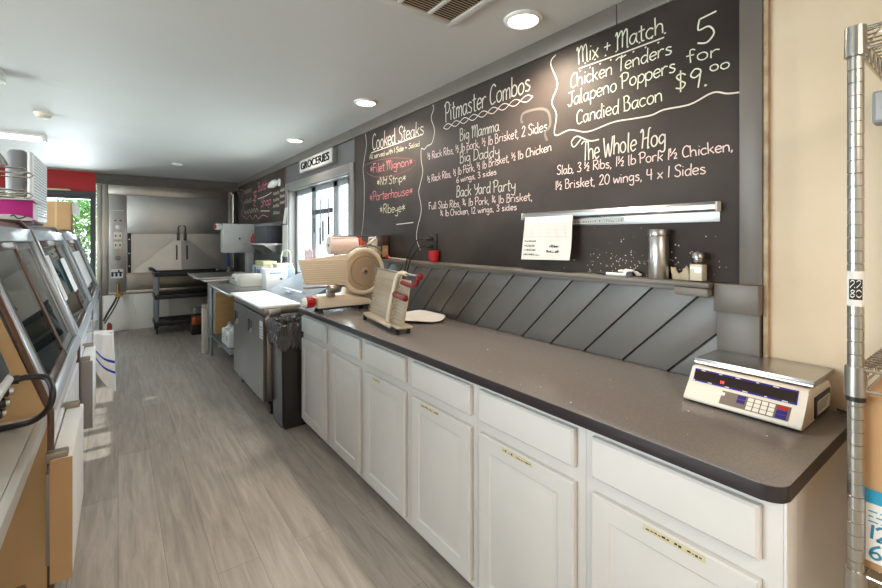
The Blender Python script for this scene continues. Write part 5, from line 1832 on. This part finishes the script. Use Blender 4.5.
for k in range(1, 4):
    x = vx0 + (vx1 - vx0) * k / 4
    m.box(x - .010, x + .010, vy0 + .025, vy1 - .025, fz, CE - .0005, .002)
obj('frame', m, WHITE, t)
m = MB()
for k in range(36):
    y = vy0 + .03 + k * .0163
    m.prism([(y, CE - .010), (y + .004, CE - .010), (y + .014, CE - .002), (y + .010, CE - .002)], 'x', vx0 + .02, vx1 - .02)
obj('louvre', m, mat('brown dusty louvre', rgb(206, 186, 160), .6), t)
obj('backing', MB().box(vx0 + .01, vx1 - .01, vy0 + .01, vy1 - .01, CE - .0018, CE - .0006), mat('dark duct', rgb(60, 48, 38), .8), t)
t = thing('smoke_detector', 'small round smoke detector on the ceiling above the deli cases', 'smoke detector', (-.48, 4.69, CE))
obj('base', MB().lathe((-.48, 4.69, CE), [(.06, -.0005), (.06, -.012), (.05, -.02)], 28), mat('ivory plastic', rgb(222, 214, 198), .5), t)
obj('cover', MB().lathe((-.48, 4.69, CE), [(.048, -.02), (.046, -.034), (.03, -.042), (.004, -.043)], 28), mat('ivory cover', rgb(206, 196, 176), .5), t)
for x1, y, lb in ((-.56, 5.72, 'white fluorescent ceiling fixture above the far deli case'), (-.55, 3.67, 'white fluorescent ceiling fixture at the left picture edge')):
    t = thing('fluorescent_fixture', lb, 'ceiling light', ((x1 - .6), y, CE))
    obj('housing', MB().box(x1 - 1.22, x1, y - .075, y + .075, CE - .022, CE - .0005, .003), WHITE, t)
    obj('diffuser', MB().box(x1 - 1.20, x1 - .03, y - .06, y + .06, CE - .055, CE - .0222, .012), EMITC, t)
    obj('end_cap', MB().box(x1 - .03, x1 - .002, y - .065, y + .065, CE - .06, CE - .0222, .003), WHITE, t)
t = thing('wall_box', 'small grey wall box on the cream wall at the right picture edge', 'wall box', (W - .03, .23, 1.79))
obj('box_body', MB().box(W - .05, W - .001, .16, .262, 1.745, 1.835, .006), mat('grey box plastic', rgb(136, 136, 138), .5), t)
obj('box_cover', MB().box(W - .054, W - .05, .168, .254, 1.752, 1.828, .002), mat('pale box cover', rgb(170, 170, 172), .5), t)

# ------------------------------------------------------------------ chrome wire shelving at the right edge
PX, PY = 1.172, .205
t = thing('wire_shelving', 'chrome wire shelving unit with grooved posts at the right picture edge', 'shelving unit', (1.43, -.25, 0))
for i, (x, y) in enumerate(((PX, PY), (1.69, PY), (PX, -.70), (1.69, -.70))):
    prof = [(.010, 0), (.0127, .004)]
    z = .03
    while z < 1.83:
        prof += [(.0127, z - .0012), (.0112, z - .0004), (.0112, z + .0004), (.0127, z + .0012)]
        z += .0254
    prof += [(.0127, 1.838), (.011, 1.842), (.006, 1.844)]
    p = obj('post', MB().lathe((x, y, 0), prof, 20), ZINC, t, 14)
    if i == 0:
        m = MB()
        for a in range(14):
            pass
        ang = [math.atan2(-y, -x) + math.radians(-85 + q * 11) for q in range(16)]
        rr_ = .0131
        for q in range(15):
            a, b = ang[q], ang[q + 1]
            m.quad([(x + rr_ * math.cos(a), y + rr_ * math.sin(a), 1.293), (x + rr_ * math.cos(b), y + rr_ * math.sin(b), 1.293), (x + rr_ * math.cos(b), y + rr_ * math.sin(b), 1.362), (x + rr_ * math.cos(a), y + rr_ * math.sin(a), 1.362)])
        # lettering on the round sticker: a dark block with pale figures
        R2 = Ribbon(0)
        R2.text('22', 0, 1.330, 1, 1.330, .014, .014, .0022, random.Random(1))
        R2.text('80', 0, 1.311, 1, 1.311, .014, .014, .0022, random.Random(1))
        aa = math.atan2(-y, -x)
        for v in R2.mb.bm.verts:
            u = (v.co.y - .5) * .020
            th_ = aa + u / rr_
            v.co = Vector((x + (rr_ + .0006) * math.cos(th_), y + (rr_ + .0006) * math.sin(th_), v.co.z))
        st = obj('sticker', m, PAPER, p)
        m2 = MB()
        for q in range(9):
            a, b = aa + (-.8 + q * .18), aa + (-.62 + q * .18)
            rq = rr_ + .0003
            m2.quad([(x + rq * math.cos(a), y + rq * math.sin(a), 1.306), (x + rq * math.cos(b), y + rq * math.sin(b), 1.306), (x + rq * math.cos(b), y + rq * math.sin(b), 1.346), (x + rq * math.cos(a), y + rq * math.sin(a), 1.346)])
        lab(obj('dark_block', m2, INK, p), 'dark block on the sticker')
        lab(obj('figures', R2.mb, PAPER, p), 'white figures on the sticker')
for z in (1.815, 1.146, .745, .16):
    m = MB()
    x0, x1, y0, y1 = PX, 1.69, -.70, PY
    for (a, b) in (((x0, y0), (x1, y0)), ((x1, y0), (x1, y1)), ((x1, y1), (x0, y1)), ((x0, y1), (x0, y0))):
        A, B = Vector((a[0], a[1], 0)), Vector((b[0], b[1], 0))
        d = (B - A).normalized()
        A += d * .016
        B -= d * .016
        zz = Vector((0, 0, 1))
        m.cyl(A + zz * (z + .022), B + zz * (z + .022), .0034, seg=8)
        m.cyl(A + zz * (z - .018), B + zz * (z - .018), .0034, seg=8)
        n = int((B - A).length / .042)
        pts = []
        for k in range(2 * n + 1):
            pts.append(A + (B - A) * (k / (2 * n)) + zz * (z + (.020 if k % 2 else -.016)))
        m.tube(pts, .0022, seg=6)
    k = x0 + .03
    while k < x1 - .01:
        m.cyl((k, y0, z + .0255), (k, y1, z + .0255), .0022, seg=6)
        k += .026
    for yy in (y0 + .3, y0 + .6):
        m.cyl((x0, yy, z + .021), (x1, yy, z + .021), .003, seg=6)
    s = obj('shelf', m, CHROME, t)
    for x, y in ((x0, y0), (x1, y0), (x0, y1), (x1, y1)):
        m = MB()
        m.lathe((x, y, z), [(.0132, -.03), (.0175, -.03), (.0165, .028), (.0132, .028)], 18)
        if z < 1.5:
            m.lathe((x, y, z), [(.0129, -.04), (.0155, -.04), (.0155, -.0305), (.0129, -.0305)], 18, mi=1)
        obj('collar', m, [ZINC, BLACK], s)
t = thing('carton', 'brown cardboard box with white and blue printed label on the wire shelf', 'box', (1.42, -.02, .772))
obj('carton_body', MB().box(1.193, 1.63, -.24, .199, .7735, 1.115, .003), CARD, t)
m = MB()
xf = 1.1925
m.box(xf - .0008, xf, -.20, .194, .79, .930)
m.box(xf - .0012, xf - .0008, -.20, .194, .905, .932, mi=1)
RB = Ribbon(xf - .0014)
RB.text('12', .191, .835, .158, .835, .028, .028, .0045, random.Random(2))
RB.text('6.0', .191, .797, .140, .797, .028, .028, .0045, random.Random(2))
for k in range(3):
    y = .19
    rg = random.Random(k)
    while y > .02:
        L = rg.uniform(.006, .014)
        m.box(xf - .0012, xf - .0008, y - L, y, .888 - k * .010, .8905 - k * .010, mi=1)
        y -= L + .004
L_ = obj('printed_label', m, [PAPER, mat('teal blue print', rgb(30, 140, 176), .6)], t)
obj('figures', RB.mb, mat('teal figures', rgb(40, 120, 150), .6), L_)
